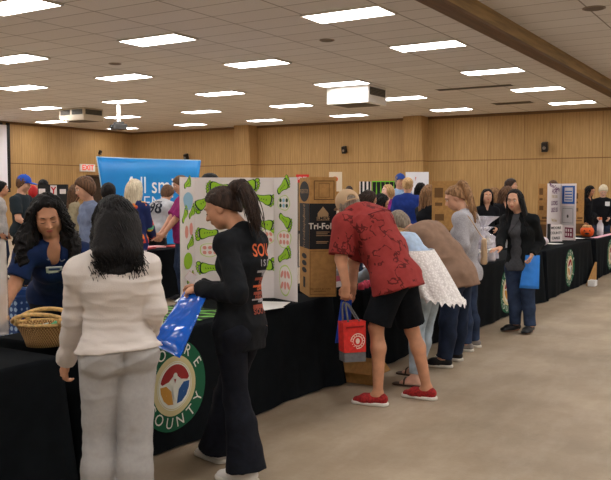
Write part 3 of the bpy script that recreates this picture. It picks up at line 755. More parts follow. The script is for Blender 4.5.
def hair_fn(o, kind='short', color='dark', length=.30, n=None, seed=1, **kw):
    J, P, A, root = o['J'], o['P'], o['A'], o['root']; s = J['s'] * 1.02; r, f, u = A; rnd = random.Random(seed * 17 + 3); mat = HAIR[color]; v = max(.006, min(o['v'], .012))
    up, w, wh, fr = torso_axes(J); D = o['v'] / .0015; fat = np.clip(D / 5, 1, 2.6); n = n or int(np.clip(900 / D, 60, 170))
    if kind == 'short':
        pr = cap_hair_prims(P, A, s, kw.get('g', .012), kw.get('line', .028))
        o['hair'] = sdf_obj('hair', pr, v, mat, root, folds(.006, (38, 38, 22), seed)); return
    g = kw.get('g', .008)
    pr = cap_hair_prims(P, A, s, g, kw.get('line', .006 if kind == 'long' else -.012), (.82, .50) if kind == 'long' else (.66, .75))
    if kind == 'long':
        back = J['nk'] - fr * kw.get('bk', .10) * s - up * max(0, length - .12); wd = kw.get('wide', .085)
        pr += [cap(P(0, -.045, -.01), lerp(P(0, -.05, -.06), back, .5), .062 * s, .045 * s, r, 1.1, 1.5, k=.04), cap(lerp(P(0, -.05, -.06), back, .5), back, .045 * s, .018 * s, w, 1.5, 3.0, k=.03)]
        for q in kw.get('mass', []): pr.append(q)
        base = sdf_obj('hair', pr, v, mat, root, folds(*kw.get('hfold', (.006, (30, 30, 8))), seed)); o['hair'] = base
        def ends(t, q):
            a = (t - .5) * 2
            e = back + w * a * wd * 1.15 * s + fr * max(0, abs(a) - .75) * kw.get('front', .35) * s + V(0, 0, 1) * q.uniform(-.03, .05)
            return e
        mb = MB(); locks(mb, rnd, P, A, s, n, ends, r0=.0042 * fat, spread=kw.get('spread', .018), curl=kw.get('curl', .004), segs=kw.get('segs', 9), ctr=kw.get('ctr', .25), az0=kw.get('az0', 50), az1=kw.get('az1', 310), out=kw.get('out', 1.13))
        mb.build('hair_locks', mat, base, True)
    elif kind in ('ponytail', 'bun'):
        tie = P(*kw.get('tie', (0, -.105, .055)))
        if kind == 'bun': pr.append(ell(tie, (.035 * s,) * 3, k=.01)); o['hair'] = sdf_obj('hair', pr, v, mat, root, folds(.004, (40, 40, 20), seed)); return
        end = kw.get('end'); end = V(end) if end is not None else J['nk'] - fr * .12 * s - up * (length - .2)
        bulge = tie - f * .055 * s + u * .01 * s
        tw = kw.get('tw', 1.0); mid = lerp(bulge, end, .5) - f * .03 * s
        ctl = [tie, tie - f * .05 * s + u * .022 * s, bulge - f * .05 * s + u * .02 * s, mid, lerp(mid, end, .6), end]; cv = bez(ctl, 8); rv = [.020, .030, .034, .034, .032, .027, .019, .008]
        for i in range(7): pr.append(cap(cv[i], cv[i + 1], rv[i] * s * tw, rv[i + 1] * s * tw, w, 1.15, k=.01))
        base = sdf_obj('hair', pr, v, mat, root, folds(.005, (34, 34, 12), seed)); o['hair'] = base
        mb = MB()
        for i in range(n // 2):
            jj = V(rnd.gauss(0, 1), rnd.gauss(0, 1), rnd.gauss(0, 1)) * .016 * tw; e = end + jj * 1.1 + u * rnd.uniform(-.03, .09)
            c2 = [tie + jj * .4, ctl[1] + jj * .9, ctl[2] + jj * 1.1, mid + jj * 1.2, lerp(mid, e, .6) + jj * .6, e]
            pts = bez(c2, 10); mb.tube(pts, [.0030 * fat * (1 - .6 * (k / 9) ** 2) for k in range(10)], 5)
        for i in range(n // 3):       # combed-back strands over the crown
            az = rnd.uniform(-1.2, 1.2); d0 = P(.072 * SIN(az), .07 * COS(az) - .01, .055 + .04 * COS(az)); m1 = P(.07 * SIN(az), -.02, .098 + .012 * COS(az * 2)); pts = [lerp(lerp(d0, m1, t), lerp(m1, tie, t), t) for t in (0, .2, .4, .6, .8, 1)]
            pts = [p + (p - P(0, -.014, .03)) * .03 for p in pts]; mb.tube(pts, .0028 * fat, 5)
        mb.build('hair_locks', mat, base, True)
        MB().lathe(tie, [(.022 * s, -.006), (.026 * s, 0), (.022 * s, .006)], 14, ax=-f).build('hair_tie', M('hair_tie_black', (20, 20, 22), .6), base, True)
def cap_hat(o, col, brim='f', strap=False, name='baseball_cap'):
    J, P, A, root = o['J'], o['P'], o['A'], o['root']; s = J['s'] * 1.02; r, f, u = A
    pr = [ell(P(0, -.012, .040), (.088 * s, .108 * s, .092 * s), A), cut(P(0, 0, .0), -u + f * .26)]
    if strap: pr.append(ell(P(0, -.115, .040), (.034 * s, .03 * s, .026 * s), A, .004, True))
    b = sdf_obj(name, pr, min(o['v'], .007), col, root)
    vp = [ell(P(0, .115, .034), (.070 * s, .085 * s, .010 * s), A), cut(P(0, .06, 0), -f)]
    sdf_obj('visor', vp, .005, col, b)
    ell_b = [ell(P(0, -.012, .132), (.009 * s,) * 3, A)]; sdf_obj('button', ell_b, .004, col, b)
    if strap:
        n = 9; MB().tube([P(.105 * SIN(a), -.012 - .118 * COS(a), .024) for a in np.linspace(-.45, .45, n)], .006, 6).build('strap', col, b, True)
    return b
def lanyard(o, badge_at, mat, w=.07, h=.10, badge_col=(225, 225, 228)):
    J = o['J']; up, ww, wh, fr = torso_axes(J); bv = bvh_of(o['top']); n = fr
    t = o['root']; rd = unit(V(badge_at) - C0); h_ = bv.ray_cast(Vector(C0), Vector(rd)); bc0 = V(h_[0]) if h_[0] is not None else V(badge_at)
    for q in (-1, 1):
        a = J['nk'] + ww * q * .06 * J['s'] + fr * .02; b = bc0 + ww * q * .004 + up * h / 2
        pts = drape([lerp(a, b, k) for k in np.linspace(0.12, 1, 12)], n, bv, .005, .35); MB().tube(pts, .0035, 5).build('lanyard', mat, t, True)
    rd = unit(V(badge_at) - C0); h_ = bv.ray_cast(Vector(C0), Vector(rd)); c = (V(h_[0]) if h_[0] is not None else V(badge_at)) + n * .012; bo = MB().obox(c, ww * w / 2, n * .002, up * h / 2).build('badge', M('badge_white', badge_col, .35), t)
    return c, ww, up, n, bo

# placing a figure by where its feet / waist are seen and how far away it stands
def base_at(px, D): p = aD(px, CY, D); return (p[0], p[1])
def yaw_cam(px, phi):
    """phi 0 = facing the camera, 90 = facing the right of the view, 180 = facing away, -90 = facing left"""
    d = aD(px, CY, 5) - C0; az = math.degrees(math.atan2(-d[0], d[1]))   # yaw of the viewing ray
    return az + 180 + phi
def zat(px, py, D): return aD(px, py, D)[2]
# ---------------------------------------------------------------- the people in front of the table row
def joints(s, male, **k):
    J = {'s': s, 'male': male}; J.update({a: (V(b) if isinstance(b, (tuple, list, np.ndarray)) else b) for a, b in k.items()})
    for q in 'LR':
        if 'h' + q not in J: J['h' + q] = J['pv'] + J['rt'] * (-.088 if q == 'L' else .088) * s - V(0, 0, .03 * s)
        J.setdefault('d' + q, unit(J['w' + q] - J['e' + q])); J.setdefault('n' + q, unit(J['rt'] * (1 if q == 'L' else -1) + J['fw'] * .2))
        J.setdefault('f' + q, J['fw'])
    return J
NX = V(-1, 0, 0); PY = V(0, 1, 0)
m_white_knit, q = newmat('white_sweatshirt', .85, .1)
q.put(q.mix(q.noise(q.tc.outputs['Object'], 3, 4), (212, 202, 195), (224, 215, 209)), q.b.inputs['Base Color']); q.bump(q.noise(q.tc.outputs['Object'], 220, 2), .15)
m_grey_sweat = M('grey_sweatpants', (168, 165, 163), .95, .015, 60, bump=.05, bscale=200, spec=.05)
m_black_knit = M('black_sweatshirt', (24, 26, 30), .85, .1, 30, bump=.1, bscale=200, spec=.15)
m_black_trouser = M('black_trousers', (22, 24, 32), .85, .1, 30, bump=.1, spec=.15)
m_navy = M('navy_scrubs', (18, 37, 76), .8, .08, 20, bump=.1, bscale=150, spec=.2)
m_jeans = M('blue_denim', (48, 60, 84), .85, .2, 7, bump=.15, bscale=180, spec=.15)
m_darkjeans = M('dark_denim', (34, 43, 62), .85, .2, 7, bump=.15, bscale=180, spec=.15)
m_lightjeans = M('light_denim', (170, 186, 200), .85, .12, 9, bump=.15, bscale=180, spec=.15)
m_white_shoe = M('white_shoe', (224, 218, 214), .6, .04, 12); m_black_shoe = M('black_shoe', (24, 24, 28), .5); m_sole = M('white_sole', (222, 216, 206), .6)
m_red_shoe = M('red_knit_shoe', (150, 34, 34), .8, .15, 60, bump=.2, bscale=160); m_grey_shoe = M('grey_shoe', (140, 134, 130), .7, .08, 20)
m_black_cloth = M('black_fabric', (20, 22, 24), .85, .1, 20, spec=.15)

# --- woman in the white sweatshirt, back to us
D = 3.62; f, r = frame_of(0, yaw_cam(110, -168))
s = .93; pv = aD(118, 350, D); nk = aD(113, 252, D - .03) ; up = V(0, 0, 1)
J = joints(s, False, fw=f, rt=r, pv=pv, nk=nk, ws=lerp(pv, nk, .33) + f * .015, ch=lerp(pv, nk, .68) - f * .02,
    sL=nk - r * .148 - up * .085 , sR=nk + r * .148 - up * .078, hc=aD(116, 223, D + .03) + f * .035, hf=unit(f * .9 - up * .38 - r * .1),
    eL=aD(74, 316, D + .02), wL=aD(66, 362, D + .20), eR=aD(155, 310, D + .03), wR=aD(146, 340, D + .32),
    kL=aD(100, 434, D + .03), kR=aD(135, 436, D + .02), aL=aD(99, 520, D), aR=aD(134, 522, D), dL=V(-.35, .1, -.8), nL=f * .3 + r, cL=.7)
for q in 'LR': J['a' + q][2] = .075; 
J['gL'] = J['gR'] = 0
o = person('woman seen from behind in white sweatshirt and loose grey sweatpants with long black hair', J, D, 'olive',
    top=dict(mat=m_white_knit, g=.012, hem=-.005, fold=.007, fsc=(4, 4, 15), cuff=.006, flare=.018, name='sweatshirt'),
    bottom=dict(mat=m_grey_sweat, g=.010, gw=.010, knee=.078, hem=.088, fold=.007, fsc=(5, 5, 9), name='sweatpants', fl=.5, kk=.010), shoes=dict(mat=m_white_shoe), face=False,
    hair=dict(kind='long', color='black', length=.20, bk=.120, seed=3, n=520, wide=.10, spread=.016, mass=[cap(aD(117, 226, D) - f * .02, nk - f * .075 + up * .01, .075, .035, r, 1.25, 2.6, k=.05)], hfold=(.004, (30, 30, 5)), curl=.014, ctr=.35, segs=14, az0=55, az1=305, front=.1, g=.016), fat=1.02)

# --- vendor with curly hair behind the table
D = 5.44; f, r = frame_of(0, yaw_cam(52, 12)); s = 1.0
pv = aD(58, 292, D); nk = aD(54, 246, 5.0)
J = joints(s, False, fw=f, rt=r, pv=pv, nk=nk, ws=lerp(pv, nk, .33), ch=lerp(pv, nk, .68) + f * .01,
    sL=nk + unit(-r + f * .1) * -.165 * -1 * -1 - up * .05, sR=nk + r * .168 - up * .05, hc=aD(46, 216, 4.98) + f * .06, hf=unit(f * .90 - up * .40 + r * .18), hu=unit(up + r * .10),
    eR=aD(14, 286, 4.85), wR=aD(-2, 318, 4.62), eL=aD(90, 276, 5.15), wL=aD(86, 296, 4.98),
    kL=pv - up * .42 - r * .1, kR=pv - up * .42 + r * .1, aL=pv - r * .1 - f * .05, aR=pv + r * .1 - f * .05, fL=f, fR=f)
J['sL'] = nk - r * .168 - up * .05
for q in 'LR': J['k' + q][2] = .46; J['a' + q][2] = .08
o = person('woman in navy scrub top with long curly black hair behind the basket table', J, D, 'tan',
    top=dict(mat=m_navy, g=.016, hem=.12, sleeve=.72, vneck=True, fold=.007, collar=True, name='scrub_top'), bottom=dict(mat=m_black_trouser), shoes=dict(mat=m_black_shoe), face='down',
    hair=dict(kind='long', color='black', length=.40, seed=5, n=420, wide=.20, spread=.035, curl=.018, ctr=1.0, segs=24, az0=50, az1=310, front=.95, g=.014, out=1.18, line=-.004, hfold=(.016, (26, 26, 22)),
        mass=[cap(J['hc'] + r * q * .080 - f * .045, J['hc'] + r * q * .125 - f * .03 - up * .16, .034, .052, k=.05) for q in (-1, 1)] + [cap(J['hc'] + r * q * .135 - f * .03 - up * .16, J['hc'] + r * q * .165 + f * .02 - up * .27, .055, .03, k=.04) for q in (-1, 1)]), v=.006)
bc, bw, bu, bn, bo = lanyard(o, aD(54, 268, 5.0), M('lanyard_grey', (120, 124, 134), .6), .10, .065)
MB().obox(bc - bu * .055 - bw * .012 + bn * .003, bw * .05, bn * .002, bu * .034).build('badge', MATS['badge_white'], o['root'])
MB().obox(bc + bn * .003 + bu * .008, bw * .034, bn * .001, bu * .010).build('print', M('badge_blue', (60, 90, 150), .4), bo)

# --- girl in black with ponytail, side on
Y0 = 3.60; s = .965; pv = aY(240, 326, Y0); nk = aY(242, 232, Y0); f = NX; r = PY
J = joints(s, False, fw=f, rt=r, pv=pv, nk=nk, ws=lerp(pv, nk, .33) + f * .01, ch=lerp(pv, nk, .68) - f * .01,
    sL=nk - r * .132 - up * .065 + f * .01, sR=nk + r * .132 - up * .065 + f * .01, hc=aY(222, 208, Y0) + up * .0, hf=unit(V(-.86, -.34, -.42)),
    eL=aY(238, 294, Y0 - .22), wL=aY(199, 289, Y0 - .16), eR=aY(236, 290, Y0 + .2), wR=aY(203, 287, Y0 + .10),
    kL=aY(236, 398, Y0 - .07), kR=aY(226, 396, Y0 + .10), aL=aY(246, 462, Y0 - .10), aR=aY(217, 455, Y0 + .10), fL=V(-1, -.1, 0), fR=V(-1, .25, 0), dL=V(-1, .0, -.15), nL=V(0, .5, -1), cL=1.1, dR=V(-1, -.1, 0.0), nR=V(0, -.4, -1), cR=.9)
for q in 'LR': J['a' + q][2] = .08
GJ = J
o = person('young woman in black printed sweatshirt and flared black trousers holding a glossy blue bag', J, Y0 + 1, 'tan',
    top=dict(mat=m_black_knit, g=.013, hem=.13, fold=.010, fsc=(8, 8, 7), cuff=.004, flare=.0, butt=False, name='sweatshirt'),
    bottom=dict(mat=m_black_trouser, g=.004, knee=.068, hem=.112, fl=.35, len=1.02, fold=.006, name='flared_trousers'), shoes=dict(mat=m_white_shoe, sole=m_sole), v=.006,
    hair=dict(kind='ponytail', color='dark', tie=(0, -.090, .068), end=aY(258, 230, Y0 - .03), n=240, seed=2, g=.008, tw=1.15), face='down')
bv = bvh_of(o['top']); m_org = M('orange_print', (214, 104, 62), .7); m_gry = M('grey_print', (170, 166, 170), .7); m_rst = M('rust_print', (150, 72, 56), .7)
n = unit(V(.93, -.34, .1)); ux = unit(V(.34, .93, 0)); uy = unit(np.cross(n, ux)); O = nk + V(.12, .0, -.10) + ux * .028
def back_text(txt, sz, dx, dz, mt, sx=1.0, nm='print'): text_on(nm, txt, sz, O + ux * dx + up * dz, ux, uy, mt, o['top'], fat=.0015, bvh=bv, lift=.004, sx=sx)
def back_bar(dx, dz, w, h, mt):
    k = 8; P_ = [O + ux * (dx + w * (i / k - .5)) + up * (dz + h * (j - .5)) for i in range(k + 1) for j in (0, 1)]
    ok = [bv.ray_cast(Vector(p + n * .25), Vector(-n), .55)[0] is not None for p in P_]
    runs = []; cur = []
    for q in grid_faces(k + 1, 2):
        if all(ok[i] for i in q): cur.append(q)
        else: runs.append(cur); cur = []
    build('print', drape(np.array(P_), n, bv, .004), max(runs + [cur], key=len), mt, o['top'])
back_text('SOU', .10, .0, .0, m_org, .8); back_text('I S D', .05, .02, -.07, m_gry)
for i, (dz, h, w, mt) in enumerate(((-.115, .022, .15, m_gry), (-.155, .028, .16, m_rst), (-.195, .022, .17, m_org), (-.235, .03, .15, m_rst), (-.27, .016, .17, m_gry), (-.31, .04, .15, m_rst))):
    back_bar(.02, dz, w, h * .55, mt); back_text(('TEAM', 'HOSA', 'CLASS OF', 'HEALTH', 'SCIENCE', 'SOUTH')[i], h * 1.1, .02, dz - h * .72, mt)

# --- man in the red shirt, bending
Y0 = 5.48; s = 1.04; pv = aY(396, 277, Y0); nk = aY(357, 214, Y0); f = NX; r = PY
J = joints(s, True, fw=f, rt=r, pv=pv, nk=nk, ws=lerp(pv, nk, .33) - unit(V(-.5, 0, .6)) * 0 + V(.02, 0, .05), ch=lerp(pv, nk, .68) + V(.015, 0, .055),
    sL=nk - r * .20 + V(-.0, 0, -.075), sR=nk + r * .20 + V(-.0, 0, -.075), hc=aY(349, 207, Y0) + V(-.02, .03, 0), hf=unit(V(-.62, .60, -.25)), hu=unit(V(-.25, -.1, .9)),
    eL=aY(341, 259, Y0 - .24), wL=aY(346, 285, Y0 - .27), eR=aY(354, 262, Y0 + .24), wR=aY(353, 288, Y0 + .12),
    kL=aY(376, 328, Y0 - .15), kR=aY(412, 330, Y0 + .18), aL=aY(378, 391, Y0 - .16), aR=aY(427, 382, Y0 + .20), fL=V(-1, -.12, 0), fR=V(-1, .0, 0), dL=V(-.1, .05, -1), nL=V(.1, 1, 0), cL=1.2, dR=V(-.2, -.1, -1), cR=.9)
for q in 'LR': J['a' + q][2] = .085
RJ = J
m_red, q = newmat('red_patterned_shirt', .8, .15)
w1 = q.noise(q.tc.outputs['Object'], 9, 3, .6)
vor = q.n('ShaderNodeTexVoronoi', feature='DISTANCE_TO_EDGE'); vor.inputs['Scale'].default_value = 9
ad = q.n('ShaderNodeVectorMath', operation='MULTIPLY_ADD'); cc = q.n('ShaderNodeTexNoise'); cc.inputs['Scale'].default_value = 14
q.put(q.tc.outputs['Object'], cc.inputs['Vector']); q.put(cc.outputs['Color'], ad.inputs[0]); ad.inputs[1].default_value = (.16, .16, .16); q.put(q.tc.outputs['Object'], ad.inputs[2]); q.put(ad.outputs[0], vor.inputs['Vector'])
ln = q.math('MULTIPLY', q.math('LESS_THAN', vor.outputs['Distance'], .055), q.math('GREATER_THAN', q.noise(q.tc.outputs['Object'], 5, 2), .5))
col = q.mix(q.noise(q.tc.outputs['Object'], 18, 4), (134, 44, 44), (166, 66, 62)); q.put(q.mix(q.math('MULTIPLY', ln, .8), col, (76, 26, 26)), q.b.inputs['Base Color'])
m_shorts = M('black_shorts', (20, 22, 26), .9, .1, 30, spec=.1)
o = person('bending man in red patterned shirt, black shorts, beige cap and red shoes', J, 5.8, 'tan',
    top=dict(mat=m_red, g=.030, hem=.10, sleeve=.86, fold=.010, fsc=(6, 6, 5), flare=.020, flare2=.01, hang=.25), bottom=dict(mat=m_shorts, kind='shorts', len=.88, hem=.106, g=.026, fold=.009, name='shorts'),
    shoes=dict(mat=m_red_shoe, sole=m_sole), face=False, hair=dict(kind='short', color='grey', g=.004), fat=1.12, v=.0075)
cap_hat(o, M('beige_cap', (196, 166, 132), .85, .02, 10), strap=True)
yk = bvh_of(o['top']); up_, w_, _, fr_ = torso_axes(J); pts = [lerp(J['nk'], J['ch'], .75) + w_ * t - fr_ * .02 for t in np.linspace(-.19, .19, 14)]
dd = drape(np.array(pts), -fr_, yk, .004); MB().tube(dd, .006, 6, flat=.5).build('yoke_seam', M('red_seam', (108, 26, 30), .8), o['top'], True)

# --- person in the white lace top bending beyond him
Y0 = 6.15; s = .97; pv = aY(430, 276, Y0); nk = aY(396, 240, Y0)
J = joints(s, False, fw=f, rt=r, pv=pv, nk=nk, ws=lerp(pv, nk, .33) + V(.01, 0, .05), ch=lerp(pv, nk, .68) + V(.0, 0, .05),
    sL=nk - r * .16 + V(0, 0, -.07), sR=nk + r * .16 + V(0, 0, -.07), hc=nk + V(-.17, .05, -.01), hf=unit(V(-.5, .2, -.8)), hu=unit(V(-1, 0, .5)),
    eL=nk + V(-.14, -.14, -.25), wL=nk + V(-.34, -.05, -.34), eR=nk + V(-.14, .2, -.25), wR=nk + V(-.36, .15, -.34),
    kL=aY(416, 333, Y0 - .1), kR=aY(424, 330, Y0 + .15), aL=aY(416, 377, Y0 - .14), aR=aY(417, 373, Y0 + .2), fL=V(-1, -.1, 0), fR=V(-1, .1, 0))
for q in 'LR': J['a' + q][2] = .08
m_lace, q = newmat('white_lace', .9, .1)
vv = q.n('ShaderNodeTexVoronoi'); vv.inputs['Scale'].default_value = 55; q.put(q.tc.outputs['Object'], vv.inputs['Vector'])
q.put(q.ramp(vv.outputs['Distance'], [(.2, (252, 248, 246)), (.6, (226, 220, 218))]), q.b.inputs['Base Color']); q.bump(vv.outputs['Distance'], .4)
m_pale = M('pale_blue_knit', (176, 198, 224), .9, .05, 20)
o = person('bending person with white lace overlay, light jeans and sandals between two bending men', J, 6.6, 'fair',
    top=dict(mat=m_pale, g=.012, hem=-.06, sleeve=1.0, butt=False), bottom=dict(mat=m_lightjeans, knee=.066, hem=.058, len=.93), face=False, hair=dict(kind='long', color='blonde', length=.15, n=50), v=.009)
# lace skirt: a hanging wrap with a scalloped edge
mb = MB(); n = 90; rows = 14; vs = []
for j in range(rows + 1):
    t = j / rows
    for i in range(n):
        a = 2 * math.pi * i / n; sc = (.05 * abs(SIN(a * 13)) if j == rows else (.02 * abs(SIN(a * 13)) if j == rows - 1 else 0))
        lv = lerp(J['ch'] * .7 + J['ws'] * .3, J['pv'] + V(.04, 0, -.08), t) + V(.0, 0, -.07 * t * t - .05 * t)
        rw = .225 + .030 * t; rd = .19 + .045 * t
        rr = 1 + .05 * SIN(a * 9 + 2) * t + .03 * SIN(a * 17) * t
        vs.append(lv + V(COS(a) * rd * rr, SIN(a) * rw * rr, sc - (.05 * COS(a) * t)) + V(.02, 0, 0) * (COS(a) > 0) * t)
fs = [(j * n + i, j * n + (i + 1) % n, (j + 1) * n + (i + 1) % n, (j + 1) * n + i) for j in range(rows) for i in range(n)]
build('lace_overlay', vs, fs, m_lace, o['root'], True)
m_sandal = M('sandal_brown', (74, 58, 50), .6)
for k in 'LR':
    A_ = J['a' + k]; ff = unit(J['f' + k]); sd = np.cross(ff, up); g = V(A_[0], A_[1], 0)
    so = sdf_obj('sandal', [cap(g - ff * .04 + up * .012, g + ff * .16 + up * .012, .045, .045, sd, 1, 1.1), cut(g + up * .016, up), cut(g + up * .001, -up)], .007, m_sandal, o['root'])
    MB().tube([g + ff * .09 - sd * .05 + up * .012, g + ff * .09 - sd * .035 + up * .055, g + ff * .09 + up * .066, g + ff * .09 + sd * .035 + up * .055, g + ff * .09 + sd * .05 + up * .012], .008, 6).build('strap', m_sandal, so, True)

# --- man in the tan T-shirt bending
Y0 = 6.95; s = 1.03; pv = aY(457, 276, Y0); nk = aY(415, 233, Y0)
J = joints(s, True, fw=f, rt=r, pv=pv, nk=nk, ws=lerp(pv, nk, .33) + V(.02, 0, .07), ch=lerp(pv, nk, .68) + V(.0, 0, .075),
    sL=nk - r * .19 + V(0, 0, -.09), sR=nk + r * .19 + V(0, 0, -.09), hc=aY(399, 224, Y0), hf=unit(V(-.75, .45, -.7)), hu=unit(V(-.8, .1, .6)),
    eL=nk + V(-.14, -.20, -.25), wL=nk + V(-.36, -.12, -.36), eR=nk + V(-.14, .2, -.25), wR=nk + V(-.36, .12, -.36),
    kL=aY(448, 322, Y0 - .12), kR=aY(459, 320, Y0 + .15), aL=aY(444, 363, Y0 - .14), aR=aY(455, 357, Y0 + .2), fL=V(-1, -.1, 0), fR=V(-1, .1, 0))
for q in 'LR': J['a' + q][2] = .085
o = person('bending grey-haired man in tan T-shirt, dark jeans and black shoes', J, 7.3, 'light',
    top=dict(mat=M('tan_tshirt', (140, 112, 94), .9, .05, 14), g=.028, hem=.11, sleeve=.7, fold=.010, fsc=(5, 5, 5), flare=.015, hang=.5), bottom=dict(mat=m_darkjeans, knee=.074, hem=.068), shoes=dict(mat=m_black_shoe, sole=m_sole),
    face=False, hair=dict(kind='short', color='grey', g=.008, line=.035), fat=1.18, v=.009)

# --- woman in the grey sweatshirt with a ponytail
Y0 = 7.72; s = 1.0; pv = aY(466, 272, Y0); nk = aY(466, 213, Y0)
J = joints(s, False, fw=f, rt=r, pv=pv, nk=nk, ws=lerp(pv, nk, .33), ch=lerp(pv, nk, .68) - f * .01,
    sL=nk - r * .16 + V(0, 0, -.06), sR=nk + r * .16 + V(0, 0, -.06), hc=aY(455, 198, Y0), hf=unit(V(-.82, -.40, -.42)),
    eL=aY(464, 246, Y0 - .22), wL=aY(456, 268, Y0 - .16), eR=aY(462, 246, Y0 + .22), wR=aY(446, 262, Y0 + .2),
    kL=aY(464, 310, Y0 - .08), kR=aY(470, 309, Y0 + .12), aL=aY(466, 349, Y0 - .10), aR=aY(474, 344, Y0 + .15), fL=V(-1, -.1, 0), fR=V(-1, .1, 0))
for q in 'LR': J['a' + q][2] = .08
o = person('woman in grey sweatshirt and jeans with long brown ponytail leaning over the table', J, 8, 'light',
    top=dict(mat=M('grey_sweatshirt', (168, 166, 172), .9, .08, 120), g=.020, hem=.08, fold=.008, name='sweatshirt'), bottom=dict(mat=m_jeans, knee=.062, hem=.056), shoes=dict(mat=m_grey_shoe, sole=m_sole),
    hair=dict(kind='ponytail', color='light_brown', tie=(0, -.075, .10), end=aY(475, 222, Y0 - .05), n=120, seed=9), v=.008)
# beige bag hanging at her side
bp = aY(480, 250, Y0 - .1) + V(.04, 0, 0)
t = thing('shoulder_bag', 'narrow beige bag hanging behind the woman in grey', 'bag', (bp[0], bp[1], bp[2] - .13))
sdf_obj('pouch', [cap(bp + up * .10, bp - up * .12, .018, .024, V(1, .4, 0), 1.3)], .007, M('beige_bag', (188, 160, 130), .8, .06), t, folds(.004))
MB().tube(bez([bp + up * .11, J['sL'] + V(.16, 0, -.12), J['sL'] + V(.10, 0, .10), J['sL'] + V(-.02, -.02, .08)], 10), .005, 6).build('strap', MATS['beige_bag'], t, True)

# --- woman in the black jacket walking towards us
D = 9.1; f, r = frame_of(0, yaw_cam(520, -22)); s = 1.0
pv = aD(521, 266, D); nk = aD(520, 215, D)
J = joints(s, False, fw=f, rt=r, pv=pv, nk=nk, ws=lerp(pv, nk, .33), ch=lerp(pv, nk, .68),
    sL=nk + unit(-r) * .155 - up * .065, sR=nk + r * .155 - up * .065, hc=aD(516, 200, D) + f * .04, hf=unit(f * 1.0 - r * .05 - up * .2),
    eL=aD(540, 242, D), wL=aD(532, 255, D - .15), eR=aD(501, 240, D - .05), wR=aD(500, 248, D - .22),
    kL=aD(528, 299, D - .02), kR=aD(514, 300, D + .08), aL=aD(530, 326, D), aR=aD(515, 325, D + .12), fL=unit(f + V(0, 0, 0)), fR=unit(f + r * .6), dL=V(-.2, -.2, -1), dR=unit(f * .8 + r * .3 - up * .1), nR=V(0, 0, -1), cL=1.2, cR=.3)
for q in 'LR': J['a' + q][2] = .085
BJ = J
m_tee = M('charcoal_tee', (70, 70, 74), .9, .06, 40)
o = person('woman in black jacket over grey T-shirt walking with a bright blue bag', J, D, 'light',
    top=dict(mat=m_tee, g=.008, hem=.05, sleeve=0, fold=.004), bottom=dict(mat=m_jeans, knee=.064, hem=.064), shoes=dict(mat=m_black_shoe), face=True,
    hair=dict(kind='long', color='black', length=.36, seed=8, n=150, wide=.125, spread=.014, curl=.003, front=1.0, az0=42, az1=318, g=.004, out=1.05, line=-.006,
        mass=[cap(J['hc'] + r * q * .088 - f * .03, J['nk'] + r * q * .10 + f * .05 - up * .10, .016, .030, f, 1.5, k=.02) for q in (-1, 1)] + [cap(J['nk'] + r * q * .10 + f * .05 - up * .10, J['nk'] + r * q * .115 + f * .10 - up * .20, .032, .016, k=.03) for q in (-1, 1)]), v=.0075)
# open jacket: shell over torso and arms with the front cut away
up_, w_, wh_, fr_ = torso_axes(J)
jp = torso_prims(J, .018, 1.0, butt=True); jp.append(cut(J['pv'] + up * .02, -up))
for k in 'LR': jp += arm_prims(J, k, .014, .016, 'w', True)
for q_, rr_ in ((.0, .062), (.10, .070), (.20, .078), (.30, .082), (.42, .088), (.55, .09)): jp.append(ell(J['nk'] + fr_ * .16 + r * .02 - up_ * q_, (rr_, .15, .10), (w_, fr_, up_), .01, True))
o['jacket'] = sdf_obj('jacket', jp, .0075, m_black_cloth, o['root'], folds(.007, (7, 7, 6)))
lanyard(o, aD(509, 243, D - .15), M('lanyard_black', (26, 26, 30), .6), .075, .11)
for k, q in (('L', -1), ('R', 1)): MB().lathe(o['P'](q * .08, .0, -.05), [(.004, .0), (.013, -.03), (.002, -.055)], 10).build('earring', M('earring_gold', (190, 150, 90), .3, metal=.8), o['root'], True)
text_on('print', 'MOORE', .05, J['ch'] + fr_ * .13 + up_ * .02, -w_ * -1, up_, M('shirt_print', (196, 160, 150), .7), o['top'], bvh=bvh_of(o['top']), lift=.004)
